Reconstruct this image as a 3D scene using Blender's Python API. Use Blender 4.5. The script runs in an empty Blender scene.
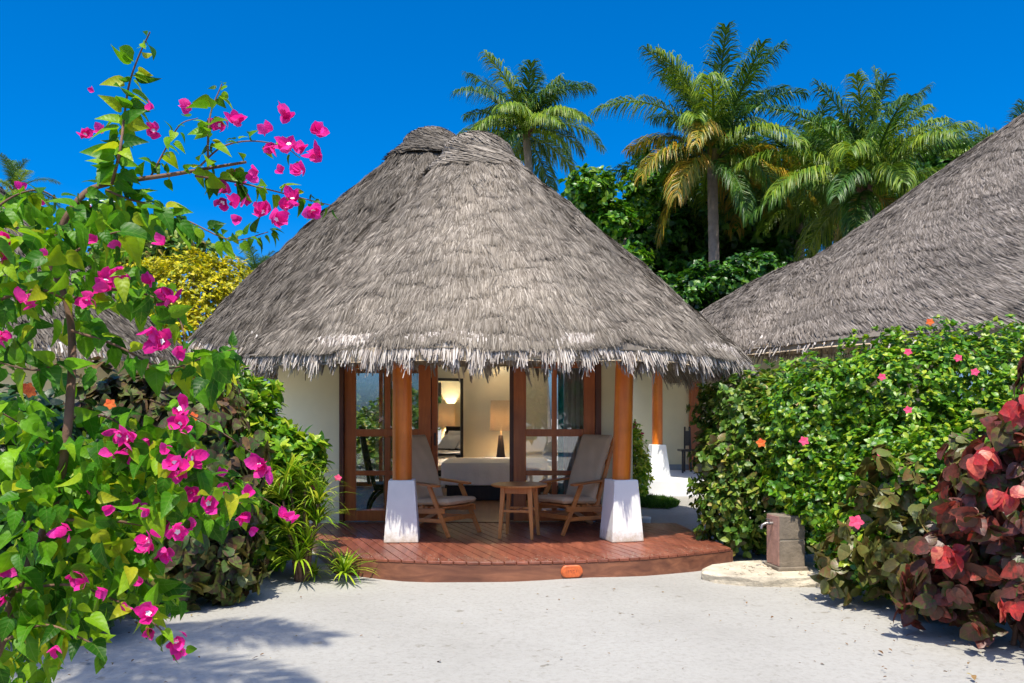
import bpy, math, random
import numpy as np
from mathutils import Vector, Matrix, noise as mnoise
R = math.radians
random.seed(7)
rng = np.random.default_rng(7)
scene = bpy.context.scene
col = scene.collection

# ------------------------------------------------------------------ camera, sky, sun, exposure
FPX, HZ, EYE = 800.0, 415.0, 1.5
cam_data = bpy.data.cameras.new('camera')
cam = bpy.data.objects.new('camera', cam_data)
col.objects.link(cam)
cam.location = (0, 0, EYE)
cam.rotation_euler = (R(90), 0, 0)
cam_data.sensor_width = 36
cam_data.lens = 36 * FPX / 1024
cam_data.shift_y = (HZ - 341.5) / 1024
cam_data.clip_start = 0.05
cam_data.clip_end = 1500
scene.camera = cam

SUN_EL, SUN_AZ = 65.0, -5.0          # azimuth measured from behind the camera towards the right
sdir = Vector((math.cos(R(SUN_EL)) * math.sin(R(SUN_AZ)), -math.cos(R(SUN_EL)) * math.cos(R(SUN_AZ)), math.sin(R(SUN_EL))))
world = bpy.data.worlds.new('World')
scene.world = world
world.use_nodes = True
wn, wl = world.node_tree.nodes, world.node_tree.links
bg = wn['Background']
sky = wn.new('ShaderNodeTexSky')
sky.sky_type = 'NISHITA'
sky.sun_disc = False
sky.sun_elevation = R(SUN_EL)
sky.sun_rotation = math.atan2(sdir.x, sdir.y)
sky.altitude = 0
sky.air_density = 0.68
sky.dust_density = 2.6
sky.ozone_density = 8.0
hs = wn.new('ShaderNodeHueSaturation')
hs.inputs['Saturation'].default_value = 1.4
hs.inputs['Hue'].default_value = 0.500
wl.new(sky.outputs[0], hs.inputs['Color'])
wl.new(hs.outputs[0], bg.inputs['Color'])
bg.inputs['Strength'].default_value = 0.095
sun = bpy.data.lights.new('sun', 'SUN')
sun.energy = 2.4
sun.angle = R(0.53)
sun.color = (1.0, 0.93, 0.80)
sun_o = bpy.data.objects.new('sun', sun)
col.objects.link(sun_o)
sun_o.rotation_euler = sdir.to_track_quat('Z', 'Y').to_euler()
sun_o.location = (4, -4, 14)
scene.view_settings.view_transform = 'Standard'
scene.view_settings.look = 'None'
scene.view_settings.gamma = 1
scene.view_settings.exposure = 1.42
scene.view_settings.use_curve_mapping = False
scene.cycles.max_bounces = 10
scene.cycles.diffuse_bounces = 6
scene.cycles.transparent_max_bounces = 12
scene.cycles.use_denoising = True
scene.cycles.sample_clamp_indirect = 6.0
scene.cycles.use_adaptive_sampling = True

def at(px, py, d):
    return Vector(((px - 512) * d / FPX, d, EYE + (HZ - py) * d / FPX))

# ------------------------------------------------------------------ materials
def new_mat(name):
    m = bpy.data.materials.new(name)
    m.use_nodes = True
    nt = m.node_tree
    return m, nt, nt.nodes, nt.links, nt.nodes['Principled BSDF']

def ramp(nodes, stops):
    r = nodes.new('ShaderNodeValToRGB')
    e = r.color_ramp.elements
    while len(e) > 1:
        e.remove(e[-1])
    e[0].position, e[0].color = stops[0][0], (*stops[0][1], 1)
    for p, c in stops[1:]:
        x = e.new(p)
        x.color = (*c, 1)
    return r

def noise_tex(nodes, links, scale, detail=4, rough=.55, stretch=None, dist=0):
    tc = nodes.new('ShaderNodeTexCoord')
    n = nodes.new('ShaderNodeTexNoise')
    n.inputs['Scale'].default_value = scale
    n.inputs['Detail'].default_value = detail
    n.inputs['Roughness'].default_value = rough
    n.inputs['Distortion'].default_value = dist
    mp = nodes.new('ShaderNodeMapping')
    if stretch:
        mp.inputs['Scale'].default_value = stretch
    links.new(tc.outputs['Object'], mp.inputs[0])
    links.new(mp.outputs[0], n.inputs['Vector'])
    return n

def add_bump(nodes, links, bsdf, src, strength, dist=.01):
    b = nodes.new('ShaderNodeBump')
    b.inputs['Strength'].default_value = strength
    b.inputs['Distance'].default_value = dist
    links.new(src, b.inputs['Height'])
    links.new(b.outputs[0], bsdf.inputs['Normal'])
    return b

def mix_col(nodes, links, fac, a, b, blend='MIX'):
    m = nodes.new('ShaderNodeMix')
    m.data_type = 'RGBA'
    m.blend_type = blend
    for i, v in ((0, fac), (6, a), (7, b)):
        if hasattr(v, 'is_linked') or hasattr(v, 'links'):
            links.new(v, m.inputs[i])
        else:
            m.inputs[i].default_value = v if i == 0 else (*v, 1)
    return m.outputs[2]

def mat_wood(name, dark, light, rough=.4, scale=3.0, axis='z', coat=0.0, bump=.15, tint=None):
    m, nt, N, L, B = new_mat(name)
    st = {'z': (9, 9, .7), 'x': (.7, 9, 9), 'y': (9, .7, 9)}[axis]
    n = noise_tex(N, L, scale, 6, .6, st, .6)
    r = ramp(N, [(.28, dark), (.55, tuple((a + b) / 2 for a, b in zip(dark, light))), (.75, light)])
    L.new(n.outputs['Fac'], r.inputs[0])
    out = r.outputs[0]
    n2 = noise_tex(N, L, 2.2, 5, .6)
    r2 = ramp(N, [(.3, (.72, .70, .68)), (.7, (1.12, 1.1, 1.08))])
    L.new(n2.outputs['Fac'], r2.inputs[0])
    out = mix_col(N, L, 1.0, out, r2.outputs[0], 'MULTIPLY')
    g = N.new('ShaderNodeNewGeometry')
    r3 = ramp(N, [(0, (.8, .8, .8)), (1, (1.15, 1.12, 1.1))])
    L.new(g.outputs['Random Per Island'], r3.inputs[0])
    out = mix_col(N, L, 1.0, out, r3.outputs[0], 'MULTIPLY')
    L.new(out, B.inputs['Base Color'])
    B.inputs['Roughness'].default_value = rough
    B.inputs['Coat Weight'].default_value = coat
    B.inputs['Coat Roughness'].default_value = .25
    add_bump(N, L, B, n.outputs['Fac'], bump, .004)
    return m

def mat_plain(name, c, rough=.6, var=.08, scale=6, bump=.1, bscale=60, metal=0, bdist=.004):
    m, nt, N, L, B = new_mat(name)
    n = noise_tex(N, L, scale, 6, .6)
    r = ramp(N, [(.3, tuple(x * (1 - var * 1.6) for x in c)), (.7, tuple(min(1, x * (1 + var)) for x in c))])
    L.new(n.outputs['Fac'], r.inputs[0])
    L.new(r.outputs[0], B.inputs['Base Color'])
    B.inputs['Roughness'].default_value = rough
    B.inputs['Metallic'].default_value = metal
    n2 = noise_tex(N, L, bscale, 4, .6)
    add_bump(N, L, B, n2.outputs['Fac'], bump, bdist)
    return m

def mat_leaf(name, stops, trans=.35, rough=.42, spec=.4, tboost=(1.3, 1.25, .6), noise_amt=.5, fine=45, veins=0.0, vein_col=(.30, .42, .10), mottle=None):
    m, nt, N, L, B = new_mat(name)
    g = N.new('ShaderNodeNewGeometry')
    r = ramp(N, stops)
    L.new(g.outputs['Random Per Island'], r.inputs[0])
    out = r.outputs[0]
    n = noise_tex(N, L, 1.7, 3, .5)
    r2 = ramp(N, [(.32, (1 - noise_amt * .45,) * 3), (.68, (1 + noise_amt * .5, 1 + noise_amt * .45, 1))])
    L.new(n.outputs['Fac'], r2.inputs[0])
    out = mix_col(N, L, 1.0, out, r2.outputs[0], 'MULTIPLY')
    nf = noise_tex(N, L, fine, 4, .65)
    rf = ramp(N, [(.3, (.78, .80, .75)), (.68, (1.18, 1.15, 1.1))])
    L.new(nf.outputs['Fac'], rf.inputs[0])
    out = mix_col(N, L, 1.0, out, rf.outputs[0], 'MULTIPLY')
    if mottle:
        nm = noise_tex(N, L, 16, 3, .5, None, 1.2)
        rm = ramp(N, [(.44, (0, 0, 0)), (.60, (1, 1, 1))])
        L.new(nm.outputs['Fac'], rm.inputs[0])
        out = mix_col(N, L, rm.outputs[0], out, mottle)
    hgt = nf.outputs['Fac']
    if veins:
        uv = N.new('ShaderNodeUVMap'); uv.uv_map = 'leaf'
        sx = N.new('ShaderNodeSeparateXYZ'); L.new(uv.outputs[0], sx.inputs[0])
        def mth(op, a, b=None, c=None):
            k = N.new('ShaderNodeMath'); k.operation = op
            for i, v in enumerate((a, b, c)):
                if v is None: continue
                if isinstance(v, (int, float)): k.inputs[i].default_value = v
                else: L.new(v, k.inputs[i])
            return k.outputs[0]
        ax = mth('ABSOLUTE', sx.outputs['X'])
        mid = mth('LESS_THAN', ax, .016)
        ph = mth('FRACT', mth('MULTIPLY', mth('SUBTRACT', sx.outputs['Y'], mth('MULTIPLY', ax, .75)), 4.2))
        sv = mth('ABSOLUTE', mth('SUBTRACT', ph, .5))
        side = mth('LESS_THAN', sv, .055)
        vv = mth('MULTIPLY', mth('MAXIMUM', mid, mth('MULTIPLY', side, .65)), veins)
        out = mix_col(N, L, vv, out, vein_col)
        hgt = mth('ADD', mth('MULTIPLY', nf.outputs['Fac'], .4), mth('MULTIPLY', sv, .35))
    add_bump(N, L, B, hgt, .45, .006)
    L.new(out, B.inputs['Base Color'])
    B.inputs['Roughness'].default_value = rough
    B.inputs['Specular IOR Level'].default_value = spec
    t = N.new('ShaderNodeBsdfTranslucent')
    tc = mix_col(N, L, 1.0, out, tboost, 'MULTIPLY')
    L.new(tc, t.inputs['Color'])
    ms = N.new('ShaderNodeMixShader')
    ms.inputs[0].default_value = trans
    L.new(B.outputs[0], ms.inputs[1])
    L.new(t.outputs[0], ms.inputs[2])
    L.new(ms.outputs[0], N['Material Output'].inputs['Surface'])
    return m

def mat_thatch(name, stops, blotch=(.62, 1.2), warm=(1, 1, 1)):
    m, nt, N, L, B = new_mat(name)
    g = N.new('ShaderNodeNewGeometry')
    r = ramp(N, stops)
    L.new(g.outputs['Random Per Island'], r.inputs[0])
    n = noise_tex(N, L, 1.1, 5, .65)
    r2 = ramp(N, [(.3, (blotch[0],) * 3), (.7, (blotch[1] * warm[0], blotch[1] * warm[1], blotch[1] * warm[2]))])
    L.new(n.outputs['Fac'], r2.inputs[0])
    o = mix_col(N, L, 1.0, r.outputs[0], r2.outputs[0], 'MULTIPLY')
    n3 = noise_tex(N, L, 5, 5, .75, (1, 1, .45), .8)
    r3 = ramp(N, [(.28, (.55, .52, .49)), (.44, (.95, .94, .93)), (.7, (1.12, 1.12, 1.11))])
    L.new(n3.outputs['Fac'], r3.inputs[0])
    o = mix_col(N, L, 1.0, o, r3.outputs[0], 'MULTIPLY')
    L.new(o, B.inputs['Base Color'])
    B.inputs['Roughness'].default_value = .8
    B.inputs['Specular IOR Level'].default_value = .2
    return m

M = {}
TH = [(0, (.105, .086, .066)), (.22, (.172, .146, .114)), (.6, (.240, .207, .166)), (.88, (.310, .270, .218)), (1, (.41, .36, .295))]
M['thatch'] = mat_thatch('thatch_straw', TH)
M['thatch_rear'] = mat_thatch('thatch_straw_shaded', [(p, tuple(x * .62 for x in c)) for p, c in TH])  # rear roof's shade put into this darker copy of the straw colour
M['thatch_grey'] = mat_thatch('thatch_straw_grey', [(p, (c[0] * .86, c[1] * .86, c[2] * .9)) for p, c in TH])
M['fringe'] = mat_thatch('thatch_fringe', [(0, (.17, .14, .115)), (.3, (.34, .29, .25)), (.7, (.50, .45, .39)), (1, (.66, .60, .53))], (.85, 1.1))
M['lining'] = mat_plain('thatch_lining', (.46, .36, .24), .9, .2, 9, .6, 40, bdist=.02)
M['wall'] = mat_plain('cream_render', (.84, .77, .50), .8, .035, 2.2, .12, 90)
M['wall_room'] = mat_plain('room_render', (.82, .75, .54), .8, .03, 2.2, .1, 90)
M['white'] = mat_plain('white_plaster', (.80, .81, .80), .65, .05, 3.5, .18, 35)
def mat_plinth():
    m = mat_plain('plinth_plaster', (.82, .825, .80), .65, .05, 3.5, .25, 30)
    nt = m.node_tree; N, L, B = nt.nodes, nt.links, nt.nodes['Principled BSDF']
    src = B.inputs['Base Color'].links[0].from_socket
    tc = N.new('ShaderNodeTexCoord'); sp = N.new('ShaderNodeSeparateXYZ'); L.new(tc.outputs['Object'], sp.inputs[0])
    n = noise_tex(N, L, 16, 6, .7)
    a = N.new('ShaderNodeMath'); a.operation = 'MULTIPLY_ADD'; a.inputs[1].default_value = -.30; L.new(n.outputs['Fac'], a.inputs[0]); L.new(sp.outputs['Z'], a.inputs[2])
    r = ramp(N, [(.02, (1, 1, 1)), (.14, (0, 0, 0))])           # sand splash and scuffs along the foot
    L.new(a.outputs[0], r.inputs[0])
    o = mix_col(N, L, r.outputs[0], src, (.50, .43, .34))
    L.new(o, B.inputs['Base Color'])
    return m
M['plinth'] = mat_plinth()
M['column'] = mat_wood('varnished_log', (.68, .15, .010), (.88, .28, .025), .38, 1.6, 'z', .08, .1)
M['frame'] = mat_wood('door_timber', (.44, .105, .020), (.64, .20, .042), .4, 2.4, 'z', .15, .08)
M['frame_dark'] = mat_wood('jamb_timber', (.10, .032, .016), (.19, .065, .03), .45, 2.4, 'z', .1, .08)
M['deck'] = mat_wood('deck_timber', (.15, .042, .024), (.33, .112, .064), .42, 2.2, 'y', .12, .25)
M['fascia'] = mat_wood('deck_fascia_timber', (.10, .036, .022), (.33, .135, .07), .5, 1.6, 'x', .05, .3)
M['teak'] = mat_wood('teak', (.54, .165, .03), (.74, .29, .07), .42, 3.0, 'x', .15, .06)
M['teak_light'] = mat_wood('table_teak', (.56, .20, .04), (.74, .33, .085), .4, 3.0, 'z', .15, .06)
M['floor'] = mat_wood('room_floor_timber', (.16, .08, .045), (.30, .16, .09), .4, 2, 'y', .1, .1)
M['cushion'] = mat_plain('taupe_canvas', (.66, .475, .29), .9, .06, 5, .35, 260, bdist=.002)
M['linen'] = mat_plain('white_linen', (.82, .82, .83), .85, .02, 4, .5, 9, bdist=.02)
M['pillow'] = mat_plain('pillow_linen', (.80, .79, .78), .85, .02, 4, .5, 14, bdist=.015)
M['dark_wood'] = mat_wood('dark_stained_wood', (.018, .012, .010), (.04, .026, .02), .35, 2, 'z', .1, .05)
M['black'] = mat_plain('black_lacquer', (.012, .012, .013), .35, .1, 5, .05)
M['brass'] = mat_plain('lamp_stem_brass', (.7, .5, .28), .35, .05, 5, .02, metal=.9)
M['bark'] = mat_plain('shrub_bark', (.16, .085, .05), .8, .25, 14, .6, 50, bdist=.006)
M['bark_grey'] = mat_plain('tree_bark', (.20, .165, .13), .85, .2, 8, .6, 20, bdist=.02)
M['palm_bark'] = mat_plain('palm_bark', (.30, .24, .19), .85, .18, 6, .7, 14, bdist=.03)
M['grey_stone'] = mat_plain('post_stone', (.21, .17, .125), .85, .2, 9, .6, 45, bdist=.01)
M['pink_stone'] = mat_plain('post_side_stone', (.46, .255, .19), .85, .2, 9, .6, 45, bdist=.01)
M['slab'] = mat_plain('coral_stone', (.55, .48, .36), .9, .22, 7, .8, 26, bdist=.02)
M['metal'] = mat_plain('tap_metal', (.35, .33, .30), .4, .15, 12, .05, metal=.8)
M['plaque'] = mat_plain('coral_plaque', (.62, .135, .035), .5, .2, 30, .2, 60)
M['plaque_ink'] = mat_plain('plaque_ink', (.30, .06, .03), .6, .1, 30, .1)
M['skirting'] = mat_plain('grey_skirting', (.30, .34, .36), .7, .08, 6, .1)
M['teal'] = mat_plain('teal_cloth', (.03, .52, .56), .8, .06, 6, .2, 120)
M['bamboo'] = mat_plain('sheer_cloth', (.78, .78, .74), .85, .04, 5, .2, 120)

def mat_shade():
    m, nt, N, L, B = new_mat('lampshade_linen')
    n = noise_tex(N, L, 40, 3, .5, (1, 1, 6))
    r = ramp(N, [(.3, (.56, .42, .25)), (.7, (.68, .53, .34))])
    L.new(n.outputs['Fac'], r.inputs[0])
    L.new(r.outputs[0], B.inputs['Base Color'])
    B.inputs['Roughness'].default_value = .9
    t = N.new('ShaderNodeBsdfTranslucent')
    L.new(r.outputs[0], t.inputs['Color'])
    ms = N.new('ShaderNodeMixShader')
    ms.inputs[0].default_value = .11
    L.new(B.outputs[0], ms.inputs[1])
    L.new(t.outputs[0], ms.inputs[2])
    em = N.new('ShaderNodeEmission')  # faint glow added so the linen looks brighter
    em.inputs['Color'].default_value = (1, .66, .34, 1)
    em.inputs['Strength'].default_value = .03
    ad = N.new('ShaderNodeAddShader')
    L.new(ms.outputs[0], ad.inputs[0]); L.new(em.outputs[0], ad.inputs[1])
    L.new(ad.outputs[0], N['Material Output'].inputs['Surface'])
    return m
M['shade'] = mat_shade()

def mat_glass():
    m, nt, N, L, B = new_mat('window_glass')
    N.remove(B)
    fr = N.new('ShaderNodeFresnel')
    fr.inputs['IOR'].default_value = 1.9
    tr = N.new('ShaderNodeBsdfTransparent')
    tr.inputs['Color'].default_value = (.94, .96, .955, 1)
    gl = N.new('ShaderNodeBsdfGlossy')
    gl.inputs['Roughness'].default_value = .01
    n = noise_tex(N, L, 2.5, 2, .5)
    b = N.new('ShaderNodeBump')
    b.inputs['Strength'].default_value = .03
    b.inputs['Distance'].default_value = .02
    L.new(n.outputs['Fac'], b.inputs['Height'])
    L.new(b.outputs[0], gl.inputs['Normal'])
    ms = N.new('ShaderNodeMixShader')
    mm = N.new('ShaderNodeMath')
    mm.operation = 'MULTIPLY_ADD'
    mm.inputs[1].default_value = 1.3
    mm.inputs[2].default_value = .04
    mm.use_clamp = True
    L.new(fr.outputs[0], mm.inputs[0])
    L.new(mm.outputs[0], ms.inputs[0])
    L.new(tr.outputs[0], ms.inputs[1])
    L.new(gl.outputs[0], ms.inputs[2])
    L.new(ms.outputs[0], N['Material Output'].inputs['Surface'])
    return m
M['glass'] = mat_glass()

def mat_mirror():
    m, nt, N, L, B = new_mat('mirror_silver')
    n = noise_tex(N, L, 3, 2)
    r = ramp(N, [(.3, (.84, .84, .82)), (.7, (.88, .88, .86))])
    L.new(n.outputs['Fac'], r.inputs[0])
    L.new(r.outputs[0], B.inputs['Base Color'])
    B.inputs['Metallic'].default_value = 1
    B.inputs['Roughness'].default_value = .02
    return m
M['mirror'] = mat_mirror()

def mat_sand():
    m, nt, N, L, B = new_mat('coral_sand')
    n1 = noise_tex(N, L, .55, 6, .6)
    r1 = ramp(N, [(.28, (.305, .294, .262)), (.5, (.352, .341, .308)), (.72, (.38, .370, .336))])
    L.new(n1.outputs['Fac'], r1.inputs[0])
    n2 = noise_tex(N, L, 26, 5, .75)
    r2 = ramp(N, [(.26, (.80, .79, .77)), (.5, (1, 1, 1)), (.75, (1.05, 1.05, 1.05))])
    L.new(n2.outputs['Fac'], r2.inputs[0])
    o = mix_col(N, L, 1.0, r1.outputs[0], r2.outputs[0], 'MULTIPLY')
    n3 = noise_tex(N, L, 9, 3, .6)
    r3 = ramp(N, [(.27, (.70, .67, .62)), (.36, (1, 1, 1))])
    L.new(n3.outputs['Fac'], r3.inputs[0])
    o = mix_col(N, L, 1.0, o, r3.outputs[0], 'MULTIPLY')
    L.new(o, B.inputs['Base Color'])
    B.inputs['Roughness'].default_value = .95
    B.inputs['Specular IOR Level'].default_value = .15
    nb = noise_tex(N, L, 5, 8, .72)
    nb2 = noise_tex(N, L, 55, 4, .7)
    ad = N.new('ShaderNodeMath')
    ad.operation = 'MULTIPLY_ADD'
    ad.inputs[1].default_value = .3
    L.new(nb2.outputs['Fac'], ad.inputs[0])
    L.new(nb.outputs['Fac'], ad.inputs[2])
    add_bump(N, L, B, ad.outputs[0], .38, .045)
    return m
M['sand'] = mat_sand()

# leaves
M['boug'] = mat_leaf('bougainvillea_leaf', [(0, (.018, .085, .006)), (.3, (.055, .21, .008)), (.65, (.14, .34, .010)), (.9, (.26, .43, .013)), (1, (.40, .42, .02))], .42, .42, .22, veins=.22)
M['bract'] = mat_leaf('bougainvillea_bract', [(0, (.60, .012, .25)), (.5, (.80, .02, .36)), (1, (.90, .09, .54))], .42, .6, .2, (1.15, 1.1, 1.1), .15, veins=.35, vein_col=(.75, .03, .30))
M['hibiscus_leaf'] = mat_leaf('hibiscus_leaf', [(0, (.03, .12, .010)), (.35, (.08, .23, .013)), (.7, (.18, .36, .016)), (1, (.40, .48, .035))], .3, .36, .5)
M['varie_leaf'] = mat_leaf('pale_green_leaf', [(0, (.035, .10, .016)), (.4, (.09, .20, .025)), (.75, (.20, .31, .045)), (.93, (.33, .38, .07)), (1, (.40, .27, .09))], .3, .4, .4)
M['dark_leaf'] = mat_leaf('dark_green_leaf', [(0, (.010, .036, .010)), (.5, (.022, .072, .013)), (1, (.05, .12, .015))], .25, .38, .5)
M['copper_green'] = mat_leaf('copper_green_leaf', [(0, (.05, .095, .03)), (.4, (.085, .15, .04)), (.75, (.15, .18, .05)), (1, (.18, .08, .05))], .25, .42, .25, (1.3, 1.0, .6), veins=.25, vein_col=(.12, .12, .05), mottle=(.10, .06, .04))
M['copper_brown'] = mat_leaf('copper_brown_leaf', [(0, (.04, .075, .015)), (.25, (.11, .085, .03)), (.5, (.19, .11, .05)), (.72, (.13, .18, .03)), (1, (.28, .19, .07))], .25, .4, .45, (1.3, 1.0, .6), veins=.25, vein_col=(.20, .16, .06), mottle=(.13, .15, .035))
M['copper_red'] = mat_leaf('copper_red_leaf', [(0, (.04, .09, .015)), (.25, (.09, .11, .025)), (.42, (.13, .085, .035)), (.6, (.12, .04, .035)), (.8, (.22, .065, .055)), (.93, (.32, .075, .06)), (1, (.50, .07, .06))], .3, .4, .45, (1.5, .9, .7), veins=.25, vein_col=(.30, .09, .07), mottle=(.10, .045, .03))
M['copper_scarlet'] = mat_leaf('copper_scarlet_leaf', [(0, (.34, .025, .035)), (.5, (.50, .035, .045)), (.85, (.62, .07, .06)), (1, (.60, .20, .13))], .3, .42, .4, (1.3, 1, .8), .2, veins=.25, vein_col=(.60, .18, .12), mottle=(.36, .05, .05))
M['gold_leaf'] = mat_leaf('golden_leaf', [(0, (.16, .22, .010)), (.35, (.36, .38, .012)), (.7, (.56, .50, .015)), (1, (.72, .60, .02))], .3, .45, .3, (1.2, 1.15, .5))
M['strap'] = mat_leaf('strap_leaf', [(0, (.08, .22, .012)), (.5, (.25, .42, .02)), (1, (.55, .58, .08))], .35, .4, .4)
M['lawn'] = mat_leaf('lawn_blade', [(0, (.03, .10, .01)), (1, (.09, .22, .02))], .3, .5, .3)
M['tree_leaf'] = mat_leaf('sea_almond_leaf', [(0, (.012, .055, .008)), (.45, (.03, .115, .012)), (.8, (.06, .19, .014)), (1, (.14, .27, .02))], .28, .36, .5)
M['tree_light'] = mat_leaf('bright_tree_leaf', [(0, (.025, .11, .008)), (.5, (.07, .23, .012)), (1, (.22, .36, .02))], .3, .36, .5)
M['palm_green'] = mat_leaf('palm_green', [(0, (.02, .075, .013)), (.5, (.045, .125, .018)), (1, (.10, .19, .025))], .25, .42, .35)
M['palm_lime'] = mat_leaf('palm_lime', [(0, (.06, .15, .014)), (.5, (.14, .25, .02)), (1, (.27, .34, .03))], .3, .42, .35)
M['palm_gold'] = mat_leaf('palm_gold', [(0, (.09, .15, .02)), (.45, (.22, .23, .025)), (.75, (.42, .30, .03)), (1, (.50, .25, .03))], .3, .42, .4)
M['hibiscus_pink'] = mat_leaf('hibiscus_petal', [(0, (.75, .06, .18)), (1, (.85, .10, .25))], .3, .55, .2, (1.1, 1, 1), .1)
M['ixora_orange'] = mat_leaf('orange_petal', [(0, (.7, .10, .03)), (1, (.8, .22, .04))], .3, .55, .2, (1.1, 1, 1), .1)
M['litter'] = mat_leaf('dry_leaf', [(0, (.10, .05, .03)), (.6, (.22, .13, .07)), (1, (.32, .26, .12))], .1, .8, .1)

# ------------------------------------------------------------------ object helpers
ORG = {}
def link(o, parent=None):
    col.objects.link(o)
    if parent is not None:
        o.parent = parent
        ORG[o.name] = ORG.get(parent.name, (0, 0, 0))
    return o

def tag(o, label, cat, group=None, kind=None):
    if label: o['label'] = label
    if cat: o['category'] = cat
    if group: o['group'] = group
    if kind: o['kind'] = kind
    return o

def thing(name, label, cat, loc, group=None, rz=0, local=False):
    o = bpy.data.objects.new(name, None)
    o.empty_display_size = .2
    col.objects.link(o)
    o.location = loc
    o.rotation_euler = (0, 0, rz)
    ORG[o.name] = (0, 0, 0) if local else tuple(loc)
    return tag(o, label, cat, group)

def np_mesh(name, V, F, mat, parent=None, smooth=False, origin=None, uvt=None):
    V = np.asarray(V, dtype=np.float64)
    F = np.asarray(F, dtype=np.int32)
    org = np.array(ORG.get(parent.name, (0, 0, 0)) if parent is not None else (origin if origin is not None else (0, 0, 0)))
    me = bpy.data.meshes.new(name)
    me.vertices.add(len(V))
    me.vertices.foreach_set('co', (V - org).astype(np.float32).ravel())
    k = F.shape[1]
    me.loops.add(F.size)
    me.loops.foreach_set('vertex_index', F.ravel())
    me.polygons.add(len(F))
    me.polygons.foreach_set('loop_start', np.arange(0, F.size, k, dtype=np.int32))
    me.polygons.foreach_set('loop_total', np.full(len(F), k, dtype=np.int32))
    if smooth:
        me.polygons.foreach_set('use_smooth', np.ones(len(F), dtype=bool))
    if uvt is not None:
        uv = np.tile(np.asarray(uvt)[:, :2], (len(V) // len(uvt), 1))
        me.uv_layers.new(name='leaf').data.foreach_set('uv', uv[F.ravel()].astype(np.float32).ravel())
    me.materials.append(mat)
    me.update(calc_edges=True)
    me.validate()
    o = bpy.data.objects.new(name, me)
    if parent is None and origin is not None:
        o.location = tuple(origin)
    return link(o, parent)

class MB:
    def __init__(s):
        s.v, s.f, s.sm = [], [], []
    def add(s, vs, fs, smooth=False):
        b = len(s.v)
        s.v += [tuple(v) for v in vs]
        for f in fs:
            s.f.append(tuple(b + i for i in f))
            s.sm.append(smooth)
    def box(s, c, size, rot=None):
        hx, hy, hz = (x / 2 for x in size)
        vs = [Vector((x, y, z)) for x in (-hx, hx) for y in (-hy, hy) for z in (-hz, hz)]
        if rot is not None: vs = [rot @ v for v in vs]
        c = Vector(c)
        s.add([v + c for v in vs], [(0, 1, 3, 2), (4, 6, 7, 5), (0, 4, 5, 1), (2, 3, 7, 6), (0, 2, 6, 4), (1, 5, 7, 3)])
    def span(s, x0, x1, y0, y1, z0, z1):
        s.box(((x0 + x1) / 2, (y0 + y1) / 2, (z0 + z1) / 2), (abs(x1 - x0), abs(y1 - y0), abs(z1 - z0)))
    def bar(s, p, q, w, h, up=(0, 0, 1), taper=1.0):
        p, q = Vector(p), Vector(q)
        d = (q - p).normalized()
        u = Vector(up)
        sd = d.cross(u)
        if sd.length < 1e-4: sd = d.cross(Vector((1, 0, 0)))
        sd.normalize()
        n = sd.cross(d)
        vs = []
        for c, t in ((p, 1), (q, taper)):
            for a, b in ((-1, -1), (1, -1), (1, 1), (-1, 1)):
                vs.append(c + sd * (a * w / 2 * t) + n * (b * h / 2 * t))
        s.add(vs, [(3, 2, 1, 0), (4, 5, 6, 7), (0, 1, 5, 4), (1, 2, 6, 5), (2, 3, 7, 6), (3, 0, 4, 7)])
    def prism(s, poly, z0, z1):
        n = len(poly)
        vs = [(x, y, z0) for x, y in poly] + [(x, y, z1) for x, y in poly]
        s.add(vs, [tuple(range(n))[::-1], tuple(range(n, 2 * n))] + [(i, (i + 1) % n, n + (i + 1) % n, n + i) for i in range(n)])
    def tube(s, pts, rad, n=8, cap=True):
        pts = [Vector(p) for p in pts]
        if not hasattr(rad, '__len__'): rad = [rad] * len(pts)
        vs, ref = [], Vector((.31, .77, .55)).normalized()
        for i, p in enumerate(pts):
            d = (pts[min(i + 1, len(pts) - 1)] - pts[max(i - 1, 0)]).normalized()
            a = ref - d * ref.dot(d)
            a.normalize()
            ref = a
            b = d.cross(a)
            for k in range(n):
                t = 2 * math.pi * k / n
                vs.append(p + (a * math.cos(t) + b * math.sin(t)) * rad[i])
        fs = [(i * n + k, i * n + (k + 1) % n, (i + 1) * n + (k + 1) % n, (i + 1) * n + k) for i in range(len(pts) - 1) for k in range(n)]
        s.add(vs, fs, True)
        if cap:
            s.add(vs[:n], [tuple(range(n))[::-1]])
            s.add(vs[-n:], [tuple(range(n))])
    def lathe(s, prof, c, n=32, smooth=True):
        c = Vector(c)
        vs = [c + Vector((r * math.cos(2 * math.pi * k / n), r * math.sin(2 * math.pi * k / n), z)) for r, z in prof for k in range(n)]
        m = len(prof)
        s.add(vs, [(i * n + k, i * n + (k + 1) % n, (i + 1) * n + (k + 1) % n, (i + 1) * n + k) for i in range(m - 1) for k in range(n)], smooth)
        s.add(vs[:n], [tuple(range(n))[::-1]])
        s.add(vs[-n:], [tuple(range(n))])
    def build(s, name, mat, parent=None, bevel=0, seg=2, origin=None):
        org = Vector(ORG.get(parent.name, (0, 0, 0))) if parent is not None else Vector(origin or (0, 0, 0))
        me = bpy.data.meshes.new(name)
        me.from_pydata([tuple(Vector(v) - org) for v in s.v], [], s.f)
        me.polygons.foreach_set('use_smooth', s.sm)
        me.materials.append(mat)
        me.update()
        o = bpy.data.objects.new(name, me)
        if parent is None: o.location = org
        if bevel:
            b = o.modifiers.new('bevel', 'BEVEL')
            b.width, b.segments, b.limit_method, b.angle_limit = bevel, seg, 'ANGLE', R(40)
        return link(o, parent)

def nrm(a):
    return a / np.maximum(np.linalg.norm(a, axis=-1, keepdims=True), 1e-9)

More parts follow.
